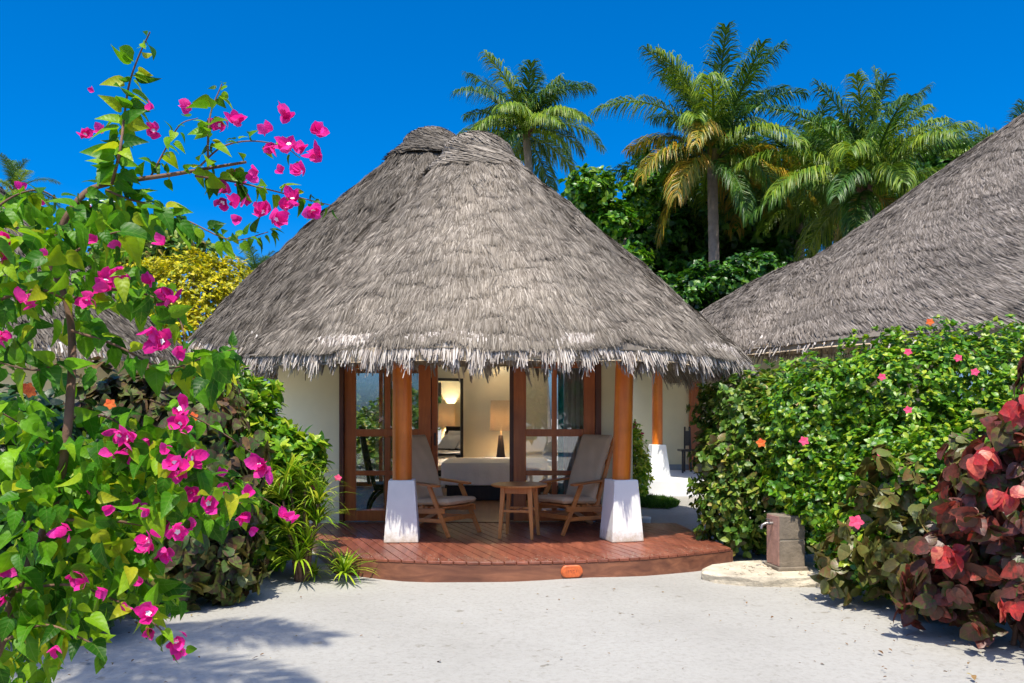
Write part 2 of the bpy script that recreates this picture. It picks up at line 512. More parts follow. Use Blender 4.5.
# ------------------------------------------------------------------ leaf templates  (y runs along the leaf, z is its upper face)
def leaf_tpl(half, fold=.25, droop=.25):
    """half: outline from base to tip [(x, y)...] -> verts, tris, smooth blade with a fold along the midrib"""
    n = len(half)
    V = []
    for x, y in half: V.append((0, max(0, min(y, half[-1][1])) if 0 < half.index((x, y)) < n - 1 else y, -droop * y * y))
    for sgn in (-1, 1):
        for x, y in half[1:-1]:
            V.append((sgn * x, y, fold * x - droop * y * y))
    F = []
    for s in range(2):
        off = n + s * (n - 2)
        o = lambda i: (0 if i == 0 else (n - 1 if i == n - 1 else off + i - 1))
        for i in range(n - 1):
            for t in ((i, o(i), o(i + 1)), (i, o(i + 1), i + 1)):
                if len(set(t)) == 3:
                    F.append(t if s == 0 else t[::-1])
    return np.array(V, float), np.array(F, int)
HEART = leaf_tpl([(0, 0), (.20, -.05), (.37, .06), (.43, .24), (.38, .45), (.27, .68), (.13, .90), (0, 1.1)], .32, .36)
OVAL = leaf_tpl([(0, 0), (.2, .2), (.27, .48), (.17, .78), (0, 1.0)], .3, .28)
WIDE = leaf_tpl([(0, 0), (.26, .12), (.36, .4), (.25, .75), (0, 1.0)], .22, .35)
ROUND = leaf_tpl([(0, 0), (.24, .03), (.40, .22), (.43, .48), (.30, .78), (.10, .97), (0, 1.04)], .18, .38)
SIMPLE = (np.array([(0, 0, 0), (-.27, .45, .07), (.27, .45, .07), (0, 1, -.15)], float), np.array([(0, 3, 1), (0, 2, 3)], int))
BRACT = leaf_tpl([(0, 0), (.24, .14), (.36, .42), (.25, .75), (0, 1.0)], .45, -.25)

def scatter(tpl, P, D, Nn, S, W=None):
    V0, F0 = tpl
    P, D, Nn = np.asarray(P), nrm(np.asarray(D)), np.asarray(Nn)
    X = nrm(np.cross(D, Nn))
    Z = np.cross(X, D)
    S = np.asarray(S)[:, None, None]
    W = S if W is None else np.asarray(W)[:, None, None]
    V = P[:, None, :] + X[:, None, :] * V0[None, :, 0:1] * W + D[:, None, :] * V0[None, :, 1:2] * S + Z[:, None, :] * V0[None, :, 2:3] * S
    k = len(V0)
    F = (np.arange(len(P))[:, None, None] * k + F0[None]).reshape(-1, F0.shape[1])
    return V.reshape(-1, 3), F

def join(parts):
    Vs, Fs, b = [], [], 0
    for V, F in parts:
        Vs.append(V); Fs.append(F + b); b += len(V)
    return np.concatenate(Vs), np.concatenate(Fs)

def unit(n, g=None):
    return nrm((g or rng).normal(size=(n, 3)))

def shrub_tips(blobs, n, g, shell=(.72, 1.06), rough=.16, zmin=.04, keep=None):
    """points near the outside of a union of ellipsoids, with outward directions"""
    B = np.array(blobs, float)
    A = (B[:, 3] * B[:, 4] + B[:, 3] * B[:, 5] + B[:, 4] * B[:, 5])
    idx = g.choice(len(B), size=n * 2, p=A / A.sum())
    d = unit(n * 2, g)
    rr = g.uniform(shell[0], shell[1], size=n * 2)
    ph = g.uniform(0, 9, size=(len(B), 3))
    lump = np.sin(d[:, 0] * 5 + ph[idx, 0]) * np.sin(d[:, 1] * 5 + ph[idx, 1]) + .7 * np.sin(d[:, 2] * 8 + ph[idx, 2]) * np.sin(d[:, 0] * 9 + ph[idx, 1])
    rr = rr * (1 + rough * lump)
    P = B[idx, :3] + d * B[idx, 3:6] * rr[:, None]
    ok = P[:, 2] > zmin
    for j in range(len(B)):
        q = (P - B[j, :3]) / B[j, 3:6]
        ok &= ~((np.linalg.norm(q, axis=1) < .62) & (idx != j))
    if keep is not None: ok &= keep(P)
    P, d, idx = P[ok][:n], d[ok][:n], idx[ok][:n]
    return P, nrm(d / B[idx, 3:6])

def rosettes(P, O, per, size, tpl, g, up=.35, tilt=(35, 85), spread=.5, droop=0.0):
    """clusters of leaves at twig tips P with outward axes O"""
    n = len(P)
    ax = nrm(O + np.array([0, 0, up]) + g.normal(size=(n, 3)) * .35)
    ax = np.repeat(ax, per, 0)
    base = np.repeat(P, per, 0)
    t = unit(n * per, g)
    side = nrm(t - ax * (t * ax).sum(1, keepdims=True))
    a = np.radians(g.uniform(tilt[0], tilt[1], n * per))[:, None]
    D = ax * np.cos(a) + side * np.sin(a)
    D[:, 2] -= droop
    D = nrm(D)
    Nn = nrm(ax * np.sin(a) - side * np.cos(a) + g.normal(size=(n * per, 3)) * .25 + np.array([0, 0, .3]))
    S = g.uniform(size[0], size[1], n * per)
    base = base - ax * g.uniform(0, 1, (n * per, 1)) * size[1] * spread
    return scatter(tpl, base, D, Nn, S)

def stems(root, base, tops, r0=.02, mat='bark', name='stem'):
    m = MB()
    for t in tops:
        b = Vector(base) + Vector((random.uniform(-.08, .08), random.uniform(-.08, .08), 0))
        t = Vector(t)
        mid = b.lerp(t, .5) + Vector((random.uniform(-.1, .1), random.uniform(-.1, .1), .05))
        m.tube([b, b.lerp(mid, .5) + Vector((random.uniform(-.03, .03), 0, 0)), mid, t], [r0, r0 * .85, r0 * .65, r0 * .3], 7)
    return m.build(name, M[mat], root)

def flower5(c, face, size, g):
    """a five-petalled flower facing 'face' """
    f = np.array(face, float); f = f / np.linalg.norm(f)
    a = np.cross(f, [.2, .1, 1]); a /= np.linalg.norm(a)
    b = np.cross(f, a)
    ang = np.arange(5) * 2 * np.pi / 5 + g.uniform(0, 1)
    D = np.cos(ang)[:, None] * a + np.sin(ang)[:, None] * b + f * .35
    return scatter(WIDE, np.tile(c, (5, 1)), D, np.tile(f, (5, 1)), np.full(5, size), np.full(5, size * 1.25))

#BODY
# ------------------------------------------------------------------ ground
gx = np.unique(np.concatenate([np.linspace(-250, -14, 24), np.linspace(-14, 14, 113), np.linspace(14, 250, 24)]))
gy = np.unique(np.concatenate([np.linspace(-120, -4, 16), np.linspace(-4, 20, 97), np.linspace(20, 300, 24)]))
GX, GY = np.meshgrid(gx, gy)
near = np.exp(-((GX / 9) ** 2 + ((GY - 5) / 7) ** 2))
GZ = near * (.012 * np.sin(GX * 2.3 + GY * .9) + .010 * np.sin(GY * 3.1 - GX * 1.3) + .006 * np.sin(GX * 5.7 + 1) * np.sin(GY * 4.9)) - .006
nx, ny = len(gx), len(gy)
ii = (np.arange(ny - 1)[:, None] * nx + np.arange(nx - 1)[None]).ravel()
ground = np_mesh('ground', np.stack([GX, GY, GZ], -1).reshape(-1, 3), np.stack([ii, ii + 1, ii + nx + 1, ii + nx], 1), M['sand'], smooth=True)
tag(ground, 'pale coral sand courtyard in front of the wooden deck', 'sand', kind='structure')

# ------------------------------------------------------------------ thatch
def surf_grid(S, nt, nth, th0, th1, saw=0.0, courses=1, lump=0.0, seed=0, t0=0.0):
    g = np.random.default_rng(seed)
    t = np.linspace(t0, 1, nt)
    th = np.linspace(th0, th1, nth)
    T, H = np.meshgrid(t, th, indexing='ij')
    P, Nn = surf_pn(S, T, H)
    p = g.uniform(0, 6, 6)
    off = saw * ((T * courses + .25 * np.sin(H * 9 + p[0]) + .15 * np.sin(H * 23 + p[1])) % 1.0) - saw
    off = off + lumps(T, H, lump)
    P = P + Nn * off[..., None]
    i = (np.arange(nt - 1)[:, None] * nth + np.arange(nth - 1)[None]).ravel()
    return P.reshape(-1, 3), np.stack([i, i + nth, i + nth + 1, i + 1], 1)

def lumps(T, H, a):
    return a * (np.sin(H * 7 + 1 + T * 5) * np.sin(T * 11 + 2 + H * 2) + .6 * np.sin(H * 17 + 4 - T * 9) * np.sin(T * 23 + 5) + .5 * np.sin(H * 31 + T * 13) * np.sin(T * 41 - H * 5))

def surf_pn(S, T, H):
    e = 1e-3
    P = S(T, H)
    dt = S(T + e, H) - S(T - e, H)
    dh = S(T, H + e) - S(T, H - e)
    Nn = nrm(np.cross(dt, dh))
    Nn = np.where(Nn[..., 2:3] < 0, -Nn, Nn)
    return P, Nn

def straw(S, n, th0, th1, courses, seed, length=(1.2, 2.6), width=(.007, .017), lift=(.012, .05), slope_len=1.0, tpow=.55, skew=0.0, lump=0.0, messy=.06):
    g = np.random.default_rng(seed)
    u = g.uniform(0, 1, n) ** tpow
    k = np.floor(u * courses)
    H = g.uniform(th0, th1, n)
    wob = .30 * np.sin(H * 9 + k * 1.7) + .22 * np.sin(H * 23 + k * 2.9) + .15 * np.sin(H * 57 + k * 5.1)
    loose = g.uniform(0, 1, n) < .35                       # a third of the straws lie between the courses
    tip = (k + 1 - wob + np.where(loose, g.uniform(-.8, .5, n), g.normal(0, .13, n))) / courses
    ln = g.uniform(*length, n) / courses
    tip = np.clip(tip, .02, 1.015)
    root = np.clip(tip - ln, .0, 1)
    mid = (tip + root) / 2
    dH = g.normal(0, messy, n) / np.maximum(.25, tip) * ln * 4 + skew * ln
    P0, N0 = surf_pn(S, root, H)
    P1, N1 = surf_pn(S, mid, H + dH * .5)
    P2, N2 = surf_pn(S, tip, H + dH)
    lf = g.uniform(*lift, n) + np.where(loose, 0, .016 * (.5 + .5 * np.sin(H * 13 + k * 2.3)))
    P0 = P0 + N0 * lumps(root, H, lump)[:, None]; P1 = P1 + N1 * lumps(mid, H, lump)[:, None]; P2 = P2 + N2 * lumps(tip, H, lump)[:, None]
    P0 = P0 + N0 * .004
    P1 = P1 + N1 * (.012 + lf * .55)[:, None]
    P2 = P2 + N2 * lf[:, None]
    ax = nrm(P2 - P0)
    sd = nrm(np.cross(ax, N1) + g.normal(0, .25, (n, 3)))
    w = g.uniform(*width, n)[:, None]
    V = np.stack([P0 - sd * w, P0 + sd * w, P1 - sd * w, P1 + sd * w, P2 - sd * w * .3, P2 + sd * w * .3], 1).reshape(-1, 3)
    b = np.arange(n)[:, None] * 6
    F = np.concatenate([b + np.array([[0, 1, 3, 2]]), b + np.array([[2, 3, 5, 4]])])
    return V, F

def fringe(S, n, th0, th1, seed, ln=(.10, .26), w=(.008, .018), thick=.2):
    g = np.random.default_rng(seed)
    H = g.uniform(th0, th1, n)
    t = np.ones(n) - g.uniform(0, .03, n)
    P, Nn = surf_pn(S, t, H)
    Pu, _ = surf_pn(S, t - .02, H)
    down = nrm(P - Pu)
    q = g.uniform(0, 1, n) ** 2.6
    P0 = P - Nn * (q * thick)[:, None]
    clump = .75 + .4 * np.sin(H * 41 + 1) * np.sin(H * 17) + .25 * np.sin(H * 97)
    L = g.uniform(*ln, n) * np.clip(clump, .45, 1.3)
    D = nrm(down * .75 + np.array([0, 0, -.62]) + g.normal(0, .13, (n, 3)))
    D2 = nrm(D + np.array([0, 0, -.45]) + g.normal(0, .16, (n, 3)))
    P1 = P0 + D * (L * .5)[:, None]
    P2 = P1 + D2 * (L * .5)[:, None]
    P0 = P0 - down * .10 + Nn * (.03 * g.uniform(0, 1, n) * (q < .3))[:, None]
    sd = nrm(np.cross(D, Nn) + g.normal(0, .3, (n, 3)))
    ww = g.uniform(*w, n)[:, None]
    V = np.stack([P0 - sd * ww, P0 + sd * ww, P1 - sd * ww, P1 + sd * ww, P2 - sd * ww * .45, P2 + sd * ww * .45], 1).reshape(-1, 3)
    b = np.arange(n)[:, None] * 6
    return V, np.concatenate([b + np.array([[0, 1, 3, 2]]), b + np.array([[2, 3, 5, 4]])])

def cone(ax, ay, az, r0, cx, cy, Rr, ze, bulge=0.0, flare=0.0):
    """a thatch cone: top ring r0 at (ax, ay, az), eave ring Rr at (cx, cy) with height ze (number or function of the angle)"""
    def S(T, H):
        T = np.asarray(T, float); H = np.asarray(H, float)
        r = r0 + (Rr - r0) * T + bulge * np.sin(np.pi * np.clip(T, 0, 1))
        z1 = ze(H) if callable(ze) else ze
        z = az + (z1 - az) * T + flare * np.sin(np.pi * np.clip(T, 0, 1)) * -1
        return np.stack([ax + (cx - ax) * T + r * np.cos(H), ay + (cy - ay) * T + r * np.sin(H), z * np.ones_like(r)], -1)
    return S

def cap_surf(ax, ay, az, r, h, drop, rim):
    """rounded ridge cap: dome of radius r and height h over az, its skirt reaching drop below with radius rim"""
    def S(T, H):
        T = np.asarray(T, float); H = np.asarray(H, float)
        a = np.clip(T, 0, 2) / .6
        rr = np.where(T < .6, r * np.sin(np.clip(a, 0, 1) * np.pi / 2), r + (rim - r) * (T - .6) / .4)
        zz = np.where(T < .6, az + h * np.cos(np.clip(a, 0, 1) * np.pi / 2), az - drop * (T - .6) / .4)
        return np.stack([ax + rr * np.cos(H), ay + rr * np.sin(H), zz], -1)
    return S

def make_roof(root, name, S, cap, mat, th, n_straw, courses, seed, n_fringe, tpow=.55, skew=0.0, straw_kw=None, fr_kw=None, lump=.03, saw=.035, lining=True, cap_straw=2600):
    V, F = surf_grid(S, courses * 5, 160, th[0], th[1], saw, courses, lump, seed)
    V2, F2 = straw(S, n_straw, th[0], th[1], courses, seed + 1, tpow=tpow, skew=skew, lump=lump, **(straw_kw or {}))
    roof = np_mesh(name, *join([(V, F), (V2, F2)]), M[mat], root)
    if n_fringe:
        np_mesh('fringe', *fringe(S, n_fringe, th[0], th[1], seed + 2, **(fr_kw or {})), M['fringe'], roof)
    if lining:
        Si = lambda T, H: S(T, H) - np.array([0, 0, .12]) + 0 * T[..., None]
        Vi, Fi = surf_grid(Si, 20, 96, th[0], th[1], 0, 1, .02, seed, .03)
        # eave rim that closes the thickness
        t1 = np.full(96, .995); hh = np.linspace(th[0], th[1], 96)
        A, Bq = S(t1, hh), Si(t1, hh)
        rimV = np.concatenate([A, Bq]); i = np.arange(95)
        np_mesh('lining', *join([(Vi, Fi), (rimV, np.stack([i, i + 1, i + 97, i + 96], 1))]), M['lining'], roof)
    if cap is not None:
        Vc, Fc = surf_grid(cap, 24, 72, 0, 2 * np.pi, .012, 5, .018, seed + 5, .0)
        Vs, Fs = straw(cap, cap_straw, 0, 2 * np.pi, 5, seed + 6, length=(.8, 1.8), width=(.005, .012), lift=(.008, .04), tpow=.7, messy=.10, skew=3.2)
        np_mesh('ridge_cap', *join([(Vc, Fc), (Vs, Fs)]), M[mat], roof)
    return roof

# ------------------------------------------------------------------ the bungalow
DZ = .17                                   # deck height
hut = thing('thatched_bungalow', 'cream bungalow with tall grey thatched roof and open timber doors facing the deck', 'bungalow', (-.4, 11, 0))
S_front = cone(-.47, 10.85, 5.02, .36, -.23, 10.75, 3.3, 2.13, .03, .0)
make_roof(hut, 'front_roof', S_front, cap_surf(-.47, 10.85, 4.98, .46, .30, .30, .76), 'thatch', (R(150), R(395)), 185000, 30, 11, 14000, straw_kw=dict(width=(.003, .0072), lift=(.004, .021), length=(1.1, 2.4), messy=.034), fr_kw=dict(ln=(.10, .24), w=(.004, .009), thick=.13))
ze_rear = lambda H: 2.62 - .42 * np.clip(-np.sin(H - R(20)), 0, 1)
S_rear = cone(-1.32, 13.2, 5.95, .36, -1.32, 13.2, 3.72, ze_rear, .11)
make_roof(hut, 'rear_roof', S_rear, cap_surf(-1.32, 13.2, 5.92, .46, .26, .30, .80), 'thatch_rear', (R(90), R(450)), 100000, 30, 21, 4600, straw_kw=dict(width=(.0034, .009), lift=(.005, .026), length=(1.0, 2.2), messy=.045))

def wall_strip(pts, th, z0, z1, closed=False):
    """a wall along a polyline, th thick to the left of its direction"""
    P = [Vector((x, y, 0)) for x, y in pts]
    n = len(P)
    off = []
    for i in range(n):
        d = (P[min(i + 1, n - 1)] - P[max(i - 1, 0)]).normalized()
        off.append(P[i] + Vector((-d.y, d.x, 0)) * th)
    vs = [(*p.xy, z0) for p in P] + [(*p.xy, z1) for p in P] + [(*p.xy, z0) for p in off] + [(*p.xy, z1) for p in off]
    fs = []
    for i in range(n - 1):
        fs += [(i, i + 1, n + i + 1, n + i), (2 * n + i + 1, 2 * n + i, 3 * n + i, 3 * n + i + 1), (n + i, n + i + 1, 3 * n + i + 1, 3 * n + i)]
    fs += [(0, n, 3 * n, 2 * n), (n - 1, 3 * n - 1, 4 * n - 1, 2 * n - 1)]
    m = MB()
    m.add(vs, fs)
    return m
DY = 9.9
arcL = [(-2.13, DY)] + [(-2.16 - 1.0 * math.sin(a) - .0, DY + 1.05 * (1 - math.cos(a)) + .0) for a in np.linspace(.12, math.pi / 2, 12)] + [(-3.2, 11.1)]
m = wall_strip(arcL, -.14, 0, 2.62)
o = m.build('wall', M['wall'], hut)
for p in o.data.polygons: p.use_smooth = True
o.modifiers.new('edge', 'EDGE_SPLIT').split_angle = R(35)
o = wall_strip([(-3.25, 13.9), (-3.25, 14.85)], -.14, 0, 2.62).build('wall', M['wall'], hut)
o = wall_strip([(-3.2, 11.1), (-3.25, 13.9)], -.14, 2.3, 2.62).build('wall', M['wall'], hut)
for ya, yb in ((10.35, 11.75), (13.1, 14.45)):
    xa, xb = 1.56 + (ya - 10.3) * .052, 1.56 + (yb - 10.3) * .052
    wall_strip([(xa, ya), (xb, yb)], .12, 2.25, 2.62).build('wall', M['wall'], hut)
    wall_strip([(xa, ya), (xb, yb)], .12, 0, .2).build('wall', M['wall'], hut)
wall_strip([(1.56 + 1.45 * .052, 11.75), (1.56 + 2.8 * .052, 13.1)], .12, 0, 2.62).build('wall', M['wall'], hut)
wall_strip([(1.56 + 4.15 * .052, 14.45), (1.78, 14.85)], .12, 0, 2.62).build('wall', M['wall'], hut)
arcR = [(1.10, DY), (1.42, DY), (1.50, DY + .10), (1.56, 10.35)]
o = wall_strip(arcR, .12, 0, 2.62).build('wall', M['wall'], hut)
m = MB(); m.span(-1.62, .66, 14.85, 15.0, 0, 2.62); m.span(.66, 1.9, 14.85, 15.0, 2.35, 2.62); m.span(1.72, 1.9, 14.85, 15.0, 0, 2.35)
m.span(-3.25, -1.62, 14.85, 15.0, 2.35, 2.62)
m.build('wall', M['wall_room'], hut)
bw = MB()
for x in (-3.22, -2.44, -1.66): bw.span(x - .035, x + .035, 14.88, 14.95, .17, 2.35)
bw.span(-3.25, -1.63, 14.883, 14.947, .17, .25); bw.span(-3.25, -1.63, 14.883, 14.947, 2.28, 2.35)
bw = bw.build('window_frame', M['frame'], hut)
m = MB(); m.span(-3.18, -2.48, 14.91, 14.916, .25, 2.28); m.span(-2.40, -1.70, 14.91, 14.916, .25, 2.28)
m.build('pane', M['glass'], bw)
m = MB(); m.span(-3.1, 1.60, DY + .2, 14.84, 2.56, 2.60)
m.build('ceiling', M['white'], hut)
m = MB(); m.span(-2.13, 1.10, DY + .01, DY + .13, 2.26, 2.62)
m.build('wall', M['wall'], hut)
m = MB(); m.span(-3.05, 1.55, DY + .16, 14.84, .0, DZ - .004); m.span(-2.13, 1.10, DY - .035, DY + .16, .0, DZ + .012)
m.build('room_floor', M['floor'], hut)

# timber doors
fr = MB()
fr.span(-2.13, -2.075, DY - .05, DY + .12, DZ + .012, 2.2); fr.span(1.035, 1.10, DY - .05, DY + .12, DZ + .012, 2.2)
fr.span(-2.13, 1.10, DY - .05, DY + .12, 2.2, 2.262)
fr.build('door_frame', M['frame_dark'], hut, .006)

def door_leaf(x0, x1, y, stile0, muntin, stile1, rows, thick=.05):
    """rows: (z0, z1) glass heights; muntin: (x0, x1) of the upright glazing bar or None"""
    m = MB()
    z0, z1 = DZ + .02, 2.19
    m.span(x0, x0 + stile0, y, y + thick, z0, z1); m.span(x1 - stile1, x1, y, y + thick, z0, z1)
    edges = [z0] + [v for r in rows for v in r] + [z1]
    for a, b in zip(edges[0::2], edges[1::2]):
        m.span(x0 + stile0, x1 - stile1, y + .003, y + thick - .003, a, b)
    spans = [(x0 + stile0, x1 - stile1)]
    if muntin:
        spans = [(x0 + stile0, muntin[0]), (muntin[1], x1 - stile1)]
        for a, b in rows: m.span(muntin[0], muntin[1], y + .004, y + thick - .004, a, b)
    d = m.build('door_leaf', M['frame'], hut, .006)
    g = MB()
    for (xa, xb) in spans:
        for a, b in rows: g.span(xa, xb, y + .020, y + .026, a, b)
    g.build('pane', M['glass'], d)
    return d
ROWS = [(.318, .752), (.812, 1.235), (1.325, 2.08)]
dl = door_leaf(-2.072, -1.005, DY - .01, .14, (-1.575, -1.505), .15, ROWS)
dl2 = door_leaf(-1.60, -.925, DY + .055, .10, None, .075, ROWS)
dr = door_leaf(.02, 1.03, DY - .01, .155, (.492, .555), .145, ROWS)
dr2 = MB(); dr2.span(-.03, .035, DY + .055, DY + .10, DZ + .02, 2.19)
dr2.build('door_edge', M['frame_dark'], hut, .005)
h = MB(); h.bar((-.955, DY + .03, 1.28), (-.955, DY + .03, 1.12), .02, .02); h.build('handle', M['black'], dl2, .004)

def post(root, x, y, zb, h, wb, wt, yaw, top, r, lean=(0, 0)):
    """round timber column on a tapered white plinth"""
    c = MB()
    zt = zb + h
    c.lathe([(r * .98, zt - .02), (r * .99, zt + (top - zt) * .4), (r * .95, top)], (0, 0, 0), 28)
    c.v = [(x + vx + lean[0] * (vz - zt), y + vy + lean[1] * (vz - zt), vz) for vx, vy, vz in c.v]
    col_o = c.build('column', M['column'], root)
    p = MB()
    rot = Matrix.Rotation(yaw, 3, 'Z')
    vs = []
    for z, w in ((zb, wb / 2), (zt, wt / 2)):
        for a, b in ((-1, -1), (1, -1), (1, 1), (-1, 1)):
            v = rot @ Vector((a * w, b * w, 0))
            vs.append((x + v.x, y + v.y, z))
    p.add(vs, [(3, 2, 1, 0), (4, 5, 6, 7), (0, 1, 5, 4), (1, 2, 6, 5), (2, 3, 7, 6), (3, 0, 4, 7)])
    p.build('plinth', M['plinth'], col_o, .008, 2)
post(hut, -1.165, 8.49, DZ + .001, .645, .36, .27, R(4), 2.55, .105)
post(hut, 1.165, 8.53, DZ + .001, .645, .36, .27, R(16), 2.55, .10, (.03, 0))

# ------------------------------------------------------------------ deck
deck = thing('wooden_deck', 'low reddish timber deck with a bowed front edge before the bungalow', 'deck', (0, 8.6, 0))
dcx, dcy, dR = -.14, 11.19, 3.95
def arc_pt(x, r=dR): return (x, dcy - math.sqrt(r * r - (x - dcx) ** 2))
outline = [arc_pt(x) for x in np.linspace(-1.66, 2.19, 40)]
poly = outline + [(2.02, DY - .04), (-2.55, DY - .04)]
def clip(poly, a, b, c):                  # keep a*x + b*y <= c
    out = []
    for i in range(len(poly)):
        p, q = poly[i], poly[(i + 1) % len(poly)]
        dp, dq = a * p[0] + b * p[1] - c, a * q[0] + b * q[1] - c
        if dp <= 0: out.append(p)
        if (dp < 0) != (dq < 0) and dp != dq:
            t = dp / (dp - dq)
            out.append((p[0] + (q[0] - p[0]) * t, p[1] + (q[1] - p[1]) * t))
    return out
def clean(poly):
    o = []
    for p in poly:
        if not o or math.hypot(p[0] - o[-1][0], p[1] - o[-1][1]) > 1e-4: o.append(p)
    return o
bang = R(22)
bd = (-math.sin(bang), math.cos(bang)); bn = (math.cos(bang), math.sin(bang))
m = MB()
pitch, gap = .105, .008
offs = [p[0] * bn[0] + p[1] * bn[1] for p in poly]
k = min(offs)
while k < max(offs):
    q = clip(clip(poly, bn[0], bn[1], k + pitch - gap), -bn[0], -bn[1], -k)
    q = clean(q)
    if len(q) >= 3:
        dz = random.uniform(-.0015, .0015)
        m.prism(q, DZ - .026 + dz, DZ + dz)
    k += pitch
bo = m.build('deck_boards', M['deck'], deck, .003, 1)
def band(x0, x1, r, th, z0, z1, n=48):
    out = [arc_pt(x, r) for x in np.linspace(x0, x1, n)]
    inn = [arc_pt(x, r - th) for x in np.linspace(x0 * .985, x1 * .985, n)]
    mm = MB()
    vs = [(x, y, z0) for x, y in out] + [(x, y, z1) for x, y in out] + [(x, y, z0) for x, y in inn] + [(x, y, z1) for x, y in inn]
    fs = []
    for i in range(n - 1):
        fs += [(i, i + 1, n + i + 1, n + i), (n + i, n + i + 1, 3 * n + i + 1, 3 * n + i), (3 * n + i, 3 * n + i + 1, 2 * n + i + 1, 2 * n + i)]
    fs += [(0, n, 3 * n, 2 * n), (n - 1, 3 * n - 1, 4 * n - 1, 2 * n - 1)][:1] + [(n - 1, 3 * n - 1, 4 * n - 1, 2 * n - 1)[::-1]]
    mm.add(vs, fs)
    return mm
f = band(-1.66, 2.19, dR - .006, .04, -.05, DZ - .029)
xe, ye = arc_pt(2.19, dR - .006)
f.bar((xe + .01, ye + .02, (DZ - .08) / 2), (2.03, DY - .05, (DZ - .08) / 2), .035, DZ + .02)
xl, yl = arc_pt(-1.66, dR - .006)
f.bar((xl - .012, yl + .03, (DZ - .08) / 2), (-2.57, DY - .05, (DZ - .08) / 2), .035, DZ + .02)
fo = f.build('fascia', M['fascia'], deck)
j = MB(); j.prism([(-.1 + (x + .1) * .9, 8.75 + (y - 8.75) * .88) for x, y in poly], -.02, DZ - .05)
j.build('joists', M['dark_wood'], deck)
# oval plaque on the fascia
px = (571.5 - 512) * 7.32 / 800
xo, yo = arc_pt(px, dR - .006)
pl = MB()
ov = [(.052 * math.copysign(1, math.cos(a)) * 0.95 + .052 * math.cos(a), .056 * math.sin(a)) for a in np.linspace(0, 2 * math.pi, 32, endpoint=False)]
nrmv = Vector((px - dcx, yo - dcy, 0)).normalized(); tg = Vector((-nrmv.y, nrmv.x, 0))
c0 = Vector((xo, yo, .073))
def ovp(sc, dep): return [c0 + tg * (a * sc) + Vector((0, 0, b * sc)) + nrmv * dep for a, b in ov]
n = len(ov)
vs = ovp(1.0, -.004) + ovp(1.0, .012) + ovp(.88, .018)
pl.add(vs, [(i, (i + 1) % n, n + (i + 1) % n, n + i) for i in range(n)] + [(n + i, n + (i + 1) % n, 2 * n + (i + 1) % n, 2 * n + i) for i in range(n)] + [tuple(range(2 * n, 3 * n))])
plo = pl.build('plaque', M['plaque'], deck)
gv = MB()                                   # faint worn engraving, too weathered to read
for a_, b_, l_, h_ in ((-.034, .004, .004, .026), (-.014, .012, .016, .004), (-.008, -.002, .004, .022), (.014, .010, .018, .004), (.020, -.010, .016, .004), (.040, .002, .004, .022)):
    rm = Matrix((tg, nrmv, Vector((0, 0, 1)))).transposed()
    gv.box(c0 + tg * a_ + Vector((0, 0, b_)) + nrmv * .0185, (l_, .002, h_), rm)
gv.build('engraving', M['plaque_ink'], plo)

# ------------------------------------------------------------------ the room
bed = thing('bed', 'wide white made-up bed on a dark base seen through the open doorway', 'bed', (0, 13.1, DZ))
m = MB(); m.span(-1.02, 1.05, 12.47, 13.85, DZ, .40); m.build('base', M['dark_wood'], bed, .01)
def puffy(name, x0, x1, y0, y1, z0, z1, mat, root, r=.07, bulge=.02, seed=0, n=26):
    """soft box: rounded rim, slightly crowned and uneven top"""
    g = np.random.default_rng(seed)
    u = np.linspace(-1, 1, n); U, Vv = np.meshgrid(u, u, indexing='ij')
    ph = g.uniform(0, 6, 6)
    def sheet(sg):
        e = np.maximum(np.abs(U), np.abs(Vv))
        edge = np.clip((1 - e) / (2 * r / min(x1 - x0, y1 - y0)), 0, 1)
        prof = np.sqrt(np.clip(1 - (1 - edge) ** 2, 0, 1))
        hz = (z1 - z0) / 2 * prof + (bulge * (1 - U ** 2) * (1 - Vv ** 2) if sg > 0 else 0)
        hz = hz + .5 * bulge * np.sin(U * 5 + ph[0] + Vv * 3) * np.sin(Vv * 6 + ph[1]) * prof
        return np.stack([(x0 + x1) / 2 + U * (x1 - x0) / 2, (y0 + y1) / 2 + Vv * (y1 - y0) / 2, (z0 + z1) / 2 + sg * hz], -1).reshape(-1, 3)
    i = (np.arange(n - 1)[:, None] * n + np.arange(n - 1)[None]).ravel()
    Fq = np.stack([i, i + n, i + n + 1, i + 1], 1)
    return join([(sheet(1), Fq), (sheet(-1), Fq[:, ::-1])])
np_mesh('mattress', *puffy('', -1.06, 1.08, 12.43, 13.9, .38, .70, 0, 0, .06, .01, 3), M['linen'], bed, True)
m = MB()
nn = 60
def ripple(s): return .012 * math.sin(s * 31) + .008 * math.sin(s * 53 + 1)
loop = [(-1.09, 13.92)] + [(-1.09, y) for y in np.linspace(13.8, 12.44, 20)] + [(x, 12.40) for x in np.linspace(-1.07, .55, 40)]
vs = []
for z, o_ in ((.755, 0), (.735, .012), (.6, .02), (.42, .03)):
    for q, (x, y) in enumerate(loop):
        rp = ripple(q * .21) * (0 if z > .7 else 1 if z < .5 else .6)
        vs.append((x - (o_ + rp if q <= 20 else 0), y - (o_ + rp if q > 20 else 0), z))
L_ = len(loop)
fs = [(a * L_ + b, a * L_ + b + 1, (a + 1) * L_ + b + 1, (a + 1) * L_ + b) for a in range(3) for b in range(L_ - 1)]
m.add(vs, fs, True)
m.add([(-1.09, 12.40, .755), (.55, 12.40, .755), (.55, 13.92, .76), (-1.09, 13.92, .76)], [(0, 1, 2, 3)])
m.build('duvet', M['linen'], bed)
m = MB(); m.span(1.10, 1.17, 12.3, 14.0, DZ, 1.25); m.build('headboard', M['dark_wood'], bed, .01)

